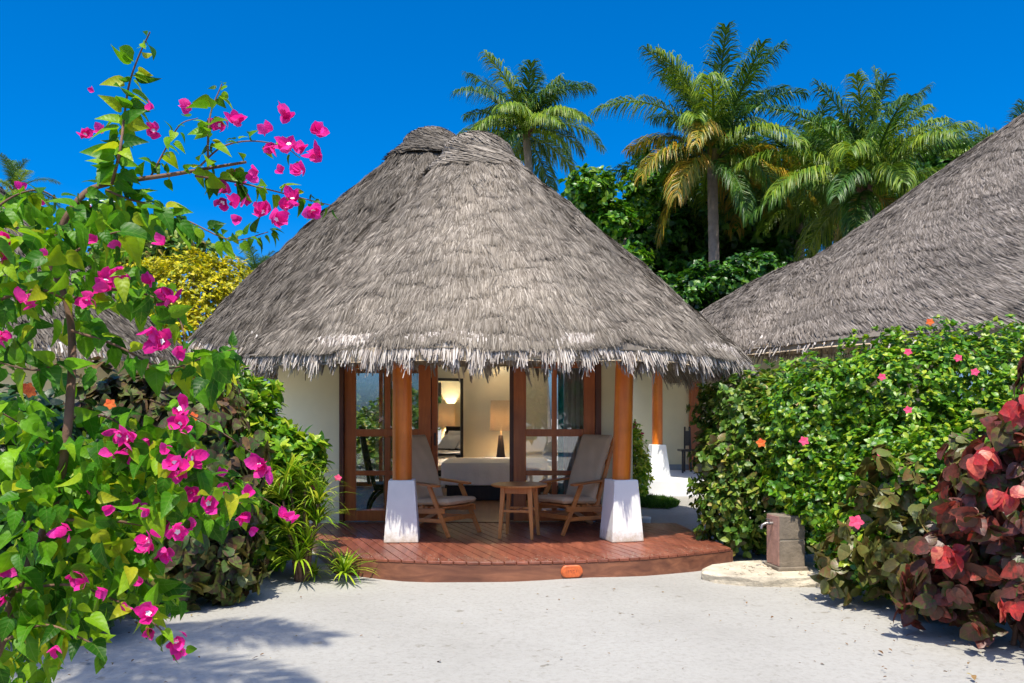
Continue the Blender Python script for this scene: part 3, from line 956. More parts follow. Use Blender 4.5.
def pillow(x, y, z, tilt, label, s=(.42, .66, .17), yaw=0):
    o = np_mesh('pillow', *puffy('', -s[0] / 2, s[0] / 2, -s[1] / 2, s[1] / 2, -s[2] / 2, s[2] / 2, 0, 0, .19, .02, int(x * 100 + y * 7) % 97), M['pillow'], None, True, origin=(0, 0, 0))
    o.location = (x, y, z); o.rotation_euler = (0, tilt, yaw)
    return tag(o, label, 'pillow', 'pillows propped at the head of the bed')
pillow(.93, 12.80, .97, R(-62), 'white pillow propped upright at the head of the bed, nearer the doors')
pillow(.92, 13.50, .97, R(-60), 'white pillow propped upright at the head of the bed, nearer the back wall')
pillow(.68, 12.83, .93, R(-48), 'smaller white pillow leaning in front, at the near side of the bed', (.36, .56, .16), R(6))
pillow(.66, 13.45, .93, R(-46), 'smaller white pillow leaning in front, at the far side of the bed', (.36, .56, .16), R(-5))

def nightstand(x, y, label, w=.5):
    t = thing('nightstand', label, 'nightstand', (x, y, DZ))
    m = MB(); m.span(x - w / 2, x + w / 2, y - .2, y + .2, .70, .745); m.build('top', M['dark_wood'], t, .005)
    for sx in (-1, 1):
        for sy in (-1, 1):
            m = MB(); m.span(x + sx * (w / 2 - .03) - .02, x + sx * (w / 2 - .03) + .02, y + sy * .16 - .02, y + sy * .16 + .02, DZ, .70); m.build('leg', M['dark_wood'], t, .003)
    m = MB(); m.span(x - w / 2 + .05, x + w / 2 - .05, y - .18, y + .18, .55, .70); m.build('drawer', M['dark_wood'], t, .003)
nightstand(-.2, 14.3, 'dark bedside table behind the bed under the tall lamp', .6)
nightstand(1.40, 12.0, 'dark bedside table near the doors, hidden behind the wall by the bed head', .3)
def lamp(x, y, label):
    t = thing('table_lamp', label, 'lamp', (x, y, .745), 'table lamps beside the bed')
    m = MB(); m.lathe([(.085, .746), (.085, .76), (.075, .80), (.042, 1.12), (.036, 1.14)], (x, y, 0), 20); m.build('base', M['dark_wood'], t)
    m = MB(); m.lathe([(.011, 1.13), (.011, 1.34)], (x, y, 0), 10); m.build('stem', M['brass'], t)
    m = MB()
    n = 40
    vs = [(x + r * math.cos(2 * math.pi * k / n), y + r * math.sin(2 * math.pi * k / n), z) for r, z in ((.192, 1.22), (.182, 1.76), (.180, 1.76), (.190, 1.22)) for k in range(n)]
    m.add(vs, [(i * n + k, i * n + (k + 1) % n, (i + 1) * n + (k + 1) % n, (i + 1) * n + k) for i in range(3) for k in range(n)], True)
    m.bar((x - .18, y, 1.6), (x + .18, y, 1.6), .006, .006)
    m.build('lamp_shade', M['shade'], t)
    b = bpy.data.lights.new('room_fill', 'POINT')  # point fill added inside the lampshade to brighten the room
    b.energy = 20.0; b.color = (1.0, .90, .76); b.shadow_soft_size = .04
    bo = bpy.data.objects.new('room_fill', b)
    link(bo, t); bo.location = Vector((x, y, 1.47)) - Vector(ORG[t.name])
lamp(-.2, 14.3, 'table lamp with tan drum shade and dark cone base behind the bed')
lamp(1.38, 12.05, 'tan shaded table lamp whose reflection shows in the black framed mirror')

mir = thing('wall_mirror', 'tall black framed mirror reflecting a lamp and pillows, left of the bed', 'mirror', (-1.18, 14.55, .45), None, R(25.3), True)
w, hgt = .62, 1.72
m = MB()
m.span(-w / 2, -w / 2 + .05, -.02, .03, 0, hgt); m.span(w / 2 - .05, w / 2, -.02, .03, 0, hgt)
m.span(-w / 2 + .05, w / 2 - .05, -.02, .03, 0, .05); m.span(-w / 2 + .05, w / 2 - .05, -.02, .03, hgt - .05, hgt)
m.build('frame', M['black'], mir, .004)
m = MB(); m.span(-w / 2 + .05, w / 2 - .05, -.004, .012, .05, hgt - .05); m.build('glass', M['mirror'], mir)
m = MB(); m.span(-.28, .28, -.02, .03, -.06, -.003); m.span(-.03, .03, -.02, .03, -.45 + DZ, -.06); m.build('stand', M['black'], mir)

cur = thing('window_curtain', 'sheer white curtain with a turquoise edge behind the glass of the door', 'curtain', (.75, DY + .25, DZ))
def drape(x0, x1, y, z0, z1, amp, freq, n=60):
    m = MB()
    vs = []
    for z in (z0, (z0 + z1) / 2, z1):
        for i in range(n):
            x = x0 + (x1 - x0) * i / (n - 1)
            vs.append((x, y + amp * math.sin((x - x0) * freq) + .3 * amp * math.sin((x - x0) * freq * 2.3 + z), z))
    m.add(vs, [(a * n + i, a * n + i + 1, (a + 1) * n + i + 1, (a + 1) * n + i) for a in range(2) for i in range(n - 1)], True)
    return m
o = drape(.66, 1.02, DY + .24, DZ + .02, 2.18, .018, 90).build('sheer_panel', M['bamboo'], cur)
o.modifiers.new('solid', 'SOLIDIFY').thickness = .003
o = drape(.585, .655, DY + .24, DZ + .02, 2.18, .01, 70, 12).build('edge_panel', M['teal'], cur)
o.modifiers.new('solid', 'SOLIDIFY').thickness = .003

bc = thing('desk_chair', 'black lounge chair with curved legs standing inside behind the left door glass', 'chair', (-1.75, 10.75, DZ), None, R(12), True)
m = MB()
m.bar((-.10, -.24, .38), (-.28, -.24, 1.18), .05, .05); m.bar((-.10, .24, .38), (-.28, .24, 1.18), .05, .05)
m.bar((-.17, 0, .42), (-.29, 0, 1.16), .46, .04, (1, 0, 0)); m.build('backrest', M['black'], bc, .01)
m = MB(); m.span(-.12, .38, -.26, .26, .34, .42); m.build('seat', M['black'], bc, .02)
for s_ in (-1, 1):
    m = MB()
    m.tube([(.40 - .05, s_ * .25, .36)] + [(.12 + .30 * math.cos(a), s_ * .25, .02 + .34 * math.sin(a)) for a in np.linspace(.9, math.pi, 10)] + [(-.22, s_ * .25, .0)], .022, 8)
    m.build('leg', M['black'], bc)

# ------------------------------------------------------------------ deck furniture
def cushion_mesh(lx, ly, th, seed, tuft=5):
    V, F = puffy('', -lx / 2, lx / 2, -ly / 2, ly / 2, -th / 2, th / 2, 0, 0, .05, .008, seed, 40)
    return V, F
def lounge_chair(loc, rz, label, seed):
    t = thing('lounge_chair', label, 'chair', loc, 'teak lounge chairs on the deck', rz, True)
    b0, b1 = Vector((-.16, 0, .30)), Vector((-.46, 0, 1.04))
    for s in (-1, 1):
        y = s * .255
        m = MB(); m.bar((-.02, y, .13), (.42, y, .0), 0, 0) if False else None
        m = MB(); m.bar((.13, y, .545), (.43, y, .0), .032, .055, (1, 0, 0), .85); m.build('leg', M['teak'], t, .006)
        m = MB(); m.bar((.02, y - s * .034, .30), (-.56, y - s * .034, .0), .03, .06, (0, 0, 1), .85); m.build('leg', M['teak'], t, .006)
        m = MB()
        e = [(.28, .03), (.22, .052), (-.1, .04), (-.42, .028), (-.46, .0)]
        pts = [(x, y + w_) for x, w_ in e] + [(x, y - w_) for x, w_ in e[::-1]]
        m.prism(pts, 0, .024)
        m.v = [(vx, vy, vz + .545 + (.13 - vx) * .055) for vx, vy, vz in m.v]
        m.build('armrest', M['teak'], t, .006)
        m = MB()
        m.bar((-.33, y - s * .0, .235), (.36, y - s * .0, .285), .028, .06); m.bar((-.28, y, .15), (.33, y, .17), .022, .045)
        m.build('side_rail', M['teak'], t, .005)
    m = MB()
    for s in (-1, 1): m.bar(b0 + Vector((.04, s * .225, -.10)), b1 + Vector((0, s * .225, .01)), .03, .06, (1, 0, 0), .8)
    for q in (.06, .35, .65, .95): m.bar(b0.lerp(b1, q) + Vector((0, -.21, 0)), b0.lerp(b1, q) + Vector((0, .21, 0)), .02, .06, (0, 0, 1))
    m.build('back_frame', M['teak'], t, .006)
    m = MB()
    for q in np.linspace(-.2, .34, 7): m.bar((q, -.24, .300 + q * .06), (q, .24, .300 + q * .06), .05, .018)
    m.bar((.345, -.24, .19), (.345, .24, .19), .025, .05)
    m.build('seat_slats', M['teak'], t, .004)
    V, F = cushion_mesh(.58, .47, .075, seed)
    ry = Matrix.Rotation(R(-4), 3, 'Y')
    V = np.array([(ry @ Vector(v)) + Vector((.11, 0, .36)) for v in V])
    np_mesh('seat_cushion', V, F, M['cushion'], t, True)
    V, F = cushion_mesh(.84, .47, .075, seed + 1)
    d = (b1 - b0).normalized(); nn_ = Vector((d.z, 0, -d.x))
    V = np.array([d * v[0] + Vector((0, v[1], 0)) + nn_ * (v[2] + .012 * math.cos(v[0] * 5)) for v in V]) + np.array(b0.lerp(b1, .52) + nn_ * .062)
    np_mesh('back_cushion', V, F, M['cushion'], t, True)
    return t
lounge_chair((-.86, 9.12, DZ), math.atan2(-.62, .78), 'teak lounge chair with taupe cushions on the deck, beside the left column', 40)
lounge_chair((.71, 9.28, DZ), math.atan2(-.66, -.75), 'teak lounge chair with taupe cushions on the deck in front of the right door', 50)

tb = thing('side_table', 'round teak side table on four tapered legs between the lounge chairs', 'table', (.08, 8.73, DZ), None, R(-13), True)
m = MB(); m.lathe([(.298, .556), (.307, .562), (.307, .574), (.301, .580)], (0, 0, 0), 56); m.build('tabletop', M['teak_light'], tb)
for a in (-1, 1):
    for b in (-1, 1):
        m = MB(); m.bar((a * .145, b * .145, .555), (a * .178, b * .178, 0), .052, .052, (1, 0, 0), .62); m.build('leg', M['teak_light'], tb, .005)
m = MB()
for s in (-1, 1):
    m.span(-.125, .125, s * .146 - .011, s * .146 + .011, .485, .555); m.span(s * .146 - .011, s * .146 + .011, -.125, .125, .485, .555)
m.build('apron', M['teak_light'], tb, .003)
m = MB()
for s in (-1, 1): m.span(-.142, .142, s * .16 - .010, s * .16 + .010, .285, .312)
m.span(-.011, .011, -.15, .15, .288, .309)
m.build('stretcher', M['teak_light'], tb, .003)

g = np.random.default_rng(71)
n = 1500
xs = g.uniform(-1.5, 2.05, n)
yy = np.array([arc_pt(x)[1] for x in xs]) + np.abs(g.normal(0, .16, n)) + .02
S_ = g.uniform(.003, .010, n)
V, F = scatter(SIMPLE, np.stack([xs, yy, np.full(n, DZ + .004)], 1), np.stack([g.normal(size=n), g.normal(size=n), g.normal(size=n) * .1], 1), np.array([0, 0, 1.0]) + g.normal(0, .2, (n, 3)), S_, S_ * 1.6)
tag(np_mesh('sand_grains', V, F, M['slab'], None, origin=(0, 7.5, DZ)), 'pale sand grains trodden onto the front of the reddish deck', 'sand', kind='stuff')

# ------------------------------------------------------------------ neighbouring huts
villa = thing('thatched_villa', 'large neighbouring villa with a broad grey thatched roof behind the hibiscus hedge', 'villa', (8, 17, 0))
S_main = cone(12.6, 17.5, 8.7, .5, 12.6, 17.5, 9.6, 2.62, .0, .12)
make_roof(villa, 'main_roof', S_main, None, 'thatch_grey', (R(120), R(300)), 120000, 56, 31, 2600, skew=.9, straw_kw=dict(width=(.0045, .011), lift=(.006, .027), messy=.04))
S_lobe = cone(6.5, 16.4, 4.62, .7, 6.2, 16.4, 3.7, 2.60, .05, -.10)
make_roof(villa, 'porch_roof', S_lobe, None, 'thatch_grey', (R(0), R(360)), 48000, 26, 41, 2400, skew=.5, straw_kw=dict(width=(.0045, .011), lift=(.006, .027), messy=.04))
m = MB(); m.span(2.35, 9.5, 17.5, 17.65, 0, 2.9); m.build('wall', M['wall'], villa)
m = MB(); m.span(2.35, 9.5, 17.47, 17.497, .30, .42); m.build('skirting', M['skirting'], villa)
m = MB(); m.span(1.95, 9.0, 14.75, 17.46, -.02, .30); m.build('step', M['white'], villa, .02)
post(villa, 2.86, 15.75, .301, .62, .42, .27, R(6), 2.75, .105)
m = MB(); m.span(3.86, 4.12, 17.38, 17.468, .301, 2.7); m.build('door_post', M['frame'], villa, .01)

dc = thing('high_backed_chair', 'dark high-backed wooden chair against the cream wall, half hidden by shrubs', 'chair', (3.72, 16.75, .301), None, R(180), True)
for s in (-1, 1):
    m = MB(); m.bar((s * .07 + .0, -.18, 0), (s * .05, -.24, .95), .035, .035); m.build('back_post', M['dark_wood'], dc, .006)
    m = MB(); m.bar((s * .19, .2, 0), (s * .19, .2, .44), .035, .035); m.build('leg', M['dark_wood'], dc, .004)
m = MB(); m.span(-.22, .22, -.2, .22, .44, .48); m.build('seat', M['dark_wood'], dc, .008)
m = MB(); m.span(-.05, .05, -.235, -.215, .55, .86); m.build('backrest', M['dark_wood'], dc, .005)

lodge = thing('thatched_lodge', 'grey thatched lodge partly hidden behind the bougainvillea', 'lodge', (-9.2, 14, 0))
S_lodge = cone(-9.3, 13.8, 5.3, .4, -9.2, 13.8, 3.55, 2.45, .05)
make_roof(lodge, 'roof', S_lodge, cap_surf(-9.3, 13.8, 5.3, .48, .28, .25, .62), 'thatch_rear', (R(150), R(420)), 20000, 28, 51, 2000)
arc = [(-9.2 + 2.6 * math.cos(a), 13.8 + 2.6 * math.sin(a)) for a in np.linspace(R(-175), R(60), 30)]
o = wall_strip(arc, .14, 0, 2.6).build('wall', M['wall'], lodge)

pl_ = thing('path_light', 'short white cylindrical path light beside the right column', 'path light', (1.79, 10.75, 0))
m = MB(); m.lathe([(.07, -.02), (.07, .10), (.078, .102), (.078, .128), (.06, .134)], (1.79, 10.75, 0), 24); m.build('body', M['white'], pl_)

# ------------------------------------------------------------------ stone slab and tap post
def blob_prism(pts, z0, z1, seed, rough=.02):
    g = random.Random(seed)
    m = MB()
    n = len(pts)
    rows = [(z0, 1.0), ((z0 + z1) / 2, 1.01), (z1 - .015, 1.0), (z1, .975)]
    c = (sum(p[0] for p in pts) / n, sum(p[1] for p in pts) / n)
    vs = []
    for z, s in rows:
        for p in pts: vs.append((c[0] + (p[0] - c[0]) * s + g.uniform(-rough, rough), c[1] + (p[1] - c[1]) * s + g.uniform(-rough, rough), z + g.uniform(-.004, .004)))
    m.add(vs, [(r * n + i, r * n + (i + 1) % n, (r + 1) * n + (i + 1) % n, (r + 1) * n + i) for r in range(3) for i in range(n)] + [tuple(range(3 * n, 4 * n))])
    return m
sl_out = [(1.76, 7.42), (1.74, 7.30), (1.82, 7.17), (2.0, 7.08), (2.2, 7.05), (2.42, 7.03), (2.66, 7.02), (2.85, 7.08), (2.98, 7.2), (3.02, 7.45), (2.95, 7.75), (2.6, 7.9), (2.2, 7.82), (1.9, 7.62)]
slab = thing('stone_slab', 'low pale coral stone slab under the tap post at the deck corner', 'stone slab', (2.4, 7.4, 0))
np.random.seed(1)
o = blob_prism(sl_out, -.03, .075, 3, .012).build('slab_body', M['slab'], slab, .008)
m = MB()
for i in range(40):
    x, y = random.uniform(1.95, 2.9), random.uniform(7.12, 7.6)
    r = random.uniform(.006, .022)
    m.box((x, y, .078), (r * 2, r * 1.4, r), Matrix.Rotation(random.uniform(0, 3), 3, 'Z'))
o = m.build('rubble', M['slab'], slab); o['kind'] = 'stuff'

tap = thing('tap_post', 'short square stone post with a metal tap at the foot of the hedge', 'tap post', (2.55, 7.45, .075), None, R(9), True)
m = MB(); m.span(-.125, .125, -.125, .125, .03, .275); m.build('lower_block', M['grey_stone'], tap, .008)
m = MB(); m.span(-.125, .125, -.125, .125, .283, .50); m.build('upper_block', M['grey_stone'], tap, .008)
m = MB(); m.span(-.118, .118, -.118, .118, .27, .288); m.build('mortar_joint', M['slab'], tap)
m = MB(); m.span(-.15, .15, -.15, .15, -.005, .035); m.build('foot', M['grey_stone'], tap, .01)
m = MB(); m.span(-.131, -.1255, -.118, .118, .04, .494); m.build('side_facing', M['pink_stone'], tap, .002)
fa = MB(); fa.tube([(-.13, 0, .42), (-.20, 0, .42), (-.235, 0, .405), (-.245, 0, .37)], [.016, .015, .014, .013], 10)
fa.tube([(-.175, 0, .42), (-.175, 0, .455)], .008, 8); fa.bar((-.175, -.035, .458), (-.175, .035, .458), .014, .01)
fa.lathe([(.03, .0), (.03, .012)], (0, 0, 0), 14)
fa.build('tap', M['metal'], tap)

# ------------------------------------------------------------------ palms
def palm_frond(g, L, elev, az, droop, width, leaflets=120, hang=.35):
    """rachis curve leaving the crown at elevation elev; returns rachis points and leaflet mesh"""
    n = 26
    s = np.linspace(0, 1, n)
    e = elev - droop * s ** 1.35
    step = L / (n - 1)
    r = np.concatenate([[0], np.cumsum(np.cos(e[:-1]) * step)])
    z = np.concatenate([[0], np.cumsum(np.sin(e[:-1]) * step)])
    side_c = g.normal(0, .20) * r ** 2 / L
    ca, sa = math.cos(az), math.sin(az)
    pts = np.stack([r * ca - side_c * sa, r * sa + side_c * ca, z], 1)
    ls = np.concatenate([np.linspace(.14, .995, leaflets)] * 2)
    sg = np.repeat([-1.0, 1.0], leaflets)
    ls = np.clip(ls + g.normal(0, .006, len(ls)), .1, 1)
    P = np.stack([np.interp(ls, s, pts[:, i]) for i in range(3)], 1)
    T = nrm(np.stack([np.interp(np.clip(ls + .02, 0, 1), s, pts[:, i]) - np.interp(np.clip(ls - .02, 0, 1), s, pts[:, i]) for i in range(3)], 1))
    up = np.array([0, 0, 1.0])
    side = nrm(np.cross(T, up + 0 * T)) * sg[:, None]
    nrmv = nrm(np.cross(side * sg[:, None], T))
    nrmv = np.where(nrmv[:, 2:3] < 0, -nrmv, nrmv)
    torn = np.where(np.sin(ls * g.uniform(20, 40) + g.uniform(0, 6)) > .93, .25, 1.0)
    ln = torn * width * np.sin(np.pi * np.clip(.13 + .80 * ls, 0, 1)) ** .6 * g.uniform(.82, 1.08, len(ls))
    sweep = np.radians(48 - 26 * ls) 
    D = nrm(side * np.cos(np.radians(44)) + T * np.sin(np.radians(38)) * (.8 + .8 * ls)[:, None] + nrmv * .22 + g.normal(0, .09, P.shape))
    hangv = np.array([0, 0, -1.0]) + g.normal(0, .12, (len(ls), 3))
    D2 = nrm(D + hangv * (hang * g.uniform(.7, 1.4, len(ls)))[:, None])
    D3 = nrm(D2 + hangv * (hang * 1.5 * g.uniform(.7, 1.4, len(ls)))[:, None])
    wd = np.cross(D, nrmv); wd = nrm(wd + g.normal(0, .25, wd.shape))
    w = (.0095 * width / .6 * g.uniform(.8, 1.25, len(ls)))[:, None]
    P1 = P + D * (ln * .38)[:, None]
    P2 = P1 + D2 * (ln * .34)[:, None]
    P3 = P2 + D3 * (ln * .30)[:, None]
    V = np.stack([P - wd * w * .6, P + wd * w * .6, P1 - wd * w, P1 + wd * w, P2 - wd * w * .75, P2 + wd * w * .75, P3 - wd * w * .12, P3 + wd * w * .12], 1).reshape(-1, 3)
    b = np.arange(len(ls))[:, None] * 8
    F = np.concatenate([b + np.array([[0, 1, 3, 2]]), b + np.array([[2, 3, 5, 4]]), b + np.array([[4, 5, 7, 6]])])
    # rachis as a tapering ribbon prism
    rv, rf = [], []
    for i in range(n):
        t = nrm(pts[min(i + 1, n - 1)] - pts[max(i - 1, 0)])
        sd = nrm(np.cross(t, up)); nn = np.cross(sd, t)
        rw = .035 * width / .6 * (1 - .8 * s[i])
        rv += [pts[i] - sd * rw, pts[i] + nn * rw * .6, pts[i] + sd * rw, pts[i] - nn * rw * .6]
    for i in range(n - 1):
        for k in range(4):
            rf.append((i * 4 + k, i * 4 + (k + 1) % 4, i * 4 + 4 + (k + 1) % 4, i * 4 + 4 + k))
    return join([(V, F), (np.array(rv), np.array(rf))])

def palm(name, label, base, top, r0, r1, fronds, seed, L=(3.0, 3.6), width=.6, gold=.25, hang=.35, group='coconut palms behind the huts', az_list=None, lime=.35):
    g = np.random.default_rng(seed)
    t = thing(name, label, 'palm tree', base, group)
    m = MB()
    b, tp = Vector(base), Vector(top)
    n = 44
    pts, rad = [], []
    for i in range(n):
        q = i / (n - 1)
        p = b.lerp(tp, q) + Vector((math.sin(q * math.pi) * (tp.x - b.x) * -.10, 0, 0))
        pts.append(p); rad.append((r0 + (r1 - r0) * q ** .5) * (1.0 + .06 * (i % 2)) + (.12 * math.exp(-q * 18)))
    m.tube(pts, rad, 12)
    m.build('trunk', M['palm_bark'], t)
    c = np.array(top)
    fb = MB()
    for k in range(26):
        a = random.uniform(0, 6.28)
        q = Vector((math.cos(a), math.sin(a), 0))
        fb.bar(tp + q * r1 * .6 + Vector((0, 0, -.25)), tp + q * (r1 + .22) + Vector((0, 0, .25)), .05, .03)
    fb.lathe([(r1 * .8, -.35), (r1 * 1.25, -.05), (r1 * 1.0, .2), (.05, .4)], tp, 10)
    fb.build('crown_shaft', M['copper_brown'] if gold > .2 else M['bark'], t)
    for k in range(fronds):
        q = (k + .5) / fronds
        az = k * 2.39996 + g.uniform(-.25, .25) if az_list is None else az_list[k]
        elev = R(88) - R(106) * q ** 1.05 + g.normal(0, .15)
        dr = R(30) + R(56) * math.sin(min(1, q * 1.2) * math.pi * .6) + g.normal(0, .2)
        if q > .75: dr *= .72
        width_k = g.uniform(.85, 1.12)
        LL = g.uniform(L[0] * .85, L[1] * 1.05) * (.80 + .22 * math.sin(q * math.pi))
        V, F = palm_frond(g, LL, elev, az, dr, width * g.uniform(.9, 1.1), hang=hang * (1 + .8 * q))
        r_ = g.uniform()
        mat = 'palm_gold' if (q > .55 and r_ < gold * .9) else ('palm_lime' if r_ < lime + .35 * (q > .45) else 'palm_green')
        np_mesh('frond', V + c, F, M[mat], t)
    return t
def ground_of(p): return (p[0], p[1], 0)
c = at(712, 160, 25)
palm('coconut_palm', 'tallest coconut palm with a bare grey trunk and yellowing lower fronds', (c.x + .15, c.y, 0), c, .21, .15, 40, 101, (3.5, 4.3), 1.0, .5, .7)
c = at(526, 134, 30)
palm('coconut_palm', 'coconut palm rising just behind the peak of the bungalow roof', (c.x + .8, c.y, 0), c, .2, .14, 30, 106, (2.9, 3.5), 1.0, .1, .75)
c = at(866, 190, 23)
palm('coconut_palm', 'bushy coconut palm with lime fronds above the villa roof', (c.x + .9, c.y + .3, 0), c, .2, .15, 36, 103, (3.4, 4.1), 1.0, .1, .7, lime=.4)
c = at(1015, 178, 27)
palm('coconut_palm', 'coconut palm mostly hidden behind the villa roof at its far slope', (c.x, c.y, 0), c, .2, .14, 20, 104, (2.5, 3.0), .7, .12, .4)
c = at(800, 215, 27)
palm('coconut_palm', 'low coconut palm filling the gap between the two taller palms on the right', (c.x, c.y, 0), c, .19, .14, 24, 109, (3.6, 4.2), .85, .2, .5)
c = at(16, 192, 46)
palm('coconut_palm', 'distant palm top poking above the bougainvillea leaves against the sky', (c.x, c.y, 0), c, .2, .14, 14, 105, (2.4, 2.9), .7, .05, .3)
c = at(256, 276, 48)
palm('coconut_palm', 'tiny distant palm top between the golden tree and the bungalow roof', (c.x, c.y, 0), c, .2, .14, 14, 107, (2.0, 2.6), .6, .05, .3)
# the palm whose fronds throw the streaky shadows on the sand
palm('coconut_palm', 'leaning palm overhead whose fronds cast streaky shadows on the sand', (-5.2, .8, 0), (-3.2, 2.05, 6.4), .16, .12, 11, 108, (2.1, 2.5), .6, .1, .35, None, az_list=[R(a) for a in (150, 200, 250, 310, 5, 100, 175, 28, 340, 225, 60)])

# ------------------------------------------------------------------ broadleaf trees behind
def tree(name, label, base, blobs, n, per, size, mat, seed, group=None, tpl=WIDE, r0=.2, cat='tree', up=.5, rough=.2, shell=(.55, 1.1)):
    g = np.random.default_rng(seed)
    t = thing(name, label, cat, base, group)
    m = MB()
    hub = Vector((base[0], base[1], min(b[2] - b[5] for b in blobs) * .75 + .4))
    m.tube([base, Vector(base).lerp(hub, .5) + Vector((.1, 0, 0)), hub], [r0 * 1.25, r0, r0 * .85], 9)
    for b in blobs:
        e = Vector(b[:3])
        mid = hub.lerp(e, .55) + Vector((g.uniform(-.25, .25), g.uniform(-.25, .25), -.15))
        m.tube([hub, mid, e], [r0 * .6, r0 * .42, r0 * .18], 7)
        for _ in range(4):
            d = Vector(g.normal(size=3)); d.normalize()
            q = e + Vector((d.x * b[3], d.y * b[4], abs(d.z) * b[5])) * .85
            m.tube([e.lerp(mid, .4), e.lerp(q, .5), q], [r0 * .22, r0 * .14, r0 * .04], 5)
    m.build('trunk', M['bark_grey'], t)
    P, O = shrub_tips(blobs, n, g, shell, rough, .2)
    np_mesh('crown', *rosettes(P, O, per, size, tpl, g, up), M[mat], t)
    return t
def pb(px, py, d, rx, ry, rz):
    p = at(px, py, d)
    return (p.x, p.y, p.z, rx, ry, rz)
tree('sea_almond_tree', 'leafy bright green tree with gaps of sky right of the roof peak', (2.6, 24, 0),
     [pb(590, 190, 24, .75, .8, .65), pb(612, 222, 24, .7, .7, .55), pb(578, 215, 24.5, .6, .7, .5), pb(640, 195, 25, .6, .6, .7), pb(620, 270, 23.5, .9, .8, .7)], 1700, 7, (.11, .21), 'tree_light', 201, r0=.11)
tree('sea_almond_tree', 'dense dark green tree behind the tallest palm trunk', (6.3, 28, 0),
     [pb(650, 240, 28, 1.6, 1.5, 1.5), pb(715, 225, 28.5, 1.8, 1.5, 1.7), pb(765, 230, 28, 1.6, 1.5, 1.6), pb(690, 290, 27.5, 1.9, 1.5, 1.3), pb(665, 185, 29.5, 1.3, 1.2, 1.4), pb(610, 265, 28, 1.2, 1.2, 1.2), pb(745, 290, 27.5, 1.7, 1.4, 1.2), pb(740, 175, 30, 1.4, 1.3, 1.3)], 6500, 7, (.15, .28), 'tree_leaf', 202, r0=.22)
tree('sea_almond_tree', 'low glossy green tree between the two thatched roofs', (4.9, 19.5, 0),
     [pb(715, 285, 20, .9, .8, .55), pb(755, 272, 20.5, .8, .7, .5), pb(680, 300, 20, .8, .7, .5), pb(645, 292, 20.5, .7, .7, .5), pb(735, 325, 19.8, 1.1, .8, .7), pb(600, 300, 21, .7, .6, .5)], 2200, 7, (.09, .17), 'tree_leaf', 203, r0=.09)
tree('sea_almond_tree', 'dark green tree behind the bushy palm above the villa roof', (12.5, 29, 0),
     [pb(810, 200, 29, 1.7, 1.4, 1.4), pb(860, 185, 30, 1.6, 1.4, 1.5), pb(920, 170, 30, 1.7, 1.4, 1.2), pb(965, 165, 30, 1.5, 1.3, .9), pb(900, 215, 29, 1.9, 1.4, 1.4), pb(830, 150, 31, 1.2, 1.2, 1.2)], 4600, 7, (.15, .28), 'tree_leaf', 204, r0=.22)
tree('golden_tree', 'rounded golden yellow bush-like tree between the lodge and the bungalow', (-6.4, 17, 0),
     [pb(190, 308, 17, 1.2, 1.0, 1.2), pb(228, 298, 17.3, .85, .8, .85), pb(150, 300, 17.5, .9, .9, .9), pb(195, 345, 16.6, 1.2, 1.0, .9), pb(135, 330, 17, .9, .9, 1.0)], 4200, 6, (.06, .12), 'gold_leaf', 205, r0=.1, tpl=OVAL, rough=.08, shell=(.8, 1.04))
tree('garden_tree', 'dull green treetop showing between bougainvillea branches and the golden tree', (-9.5, 24, 0),
     [pb(150, 240, 24, 1.1, 1, 1.0), pb(185, 252, 24, .9, .9, .6), pb(110, 260, 24.5, 1.2, 1, 1.0)], 600, 6, (.14, .26), 'varie_leaf', 206, r0=.12)

mast = thing('antenna_mast', 'distant lattice mast with white panels seen through the bougainvillea', 'mast', at(108, 415, 70) * 1.0)
c = at(108, 205, 70)
mast.location.z = 0; ORG[mast.name] = (mast.location.x, mast.location.y, 0)
m = MB()
for dx in (-.9, .9):
    for dy in (-.9, .9): m.bar((c.x + dx, c.y + dy, 0), (c.x + dx * .8, c.y + dy * .8, c.z + .8), .10, .10)
for k in range(16):
    z = c.z - 14 + k
    s_ = 1 if k % 2 else -1
    for dy in (-.85, .85): m.bar((c.x - .85 * s_, c.y + dy, z), (c.x + .85 * s_, c.y + dy, z + 1), .06, .06)
m.build('lattice', M['black'], mast)
for dx in (-1.1, 0, 1.1):
    m = MB(); m.box((c.x + dx, c.y - 1.0, c.z - .6), (.35, .15, 1.5)); m.build('panel', M['white'], mast, .03)

# ------------------------------------------------------------------ shrubs
def shrub(name, label, blobs, n, per, size, mat, seed, tpl=OVAL, up=.35, rough=.16, shell=(.66, 1.06), cat='shrub', group=None, tilt=(35, 85), droop=0.0, nstem=6, zmin=.04, keep=None, uv=False):
    g = np.random.default_rng(seed)
    bx = sum(b[0] for b in blobs) / len(blobs); by = sum(b[1] for b in blobs) / len(blobs)
    t = thing(name, label, cat, (bx, by, 0), group)
    P, O = shrub_tips(blobs, n, g, shell, rough, zmin, keep)
    np_mesh('foliage', *rosettes(P, O, per, size, tpl, g, up, tilt, droop=droop), M[mat], t, uv, uvt=tpl[0] if uv else None)
    tops = [Vector(b[:3]) + Vector((0, 0, b[5] * .4)) for b in blobs]
    stems(t, (bx, by, -.02), (tops * 3)[:max(nstem, len(tops))], .018)
    return t, P, O
def pick(P, O, n, g, cond):
    idx = np.where(cond(P, O))[0]
    g.shuffle(idx)
    return idx[:n]
cam_p = np.array([0, 0, EYE])
def facing(P, O): return ((cam_p - P) * O).sum(1) / np.linalg.norm(cam_p - P, axis=1)

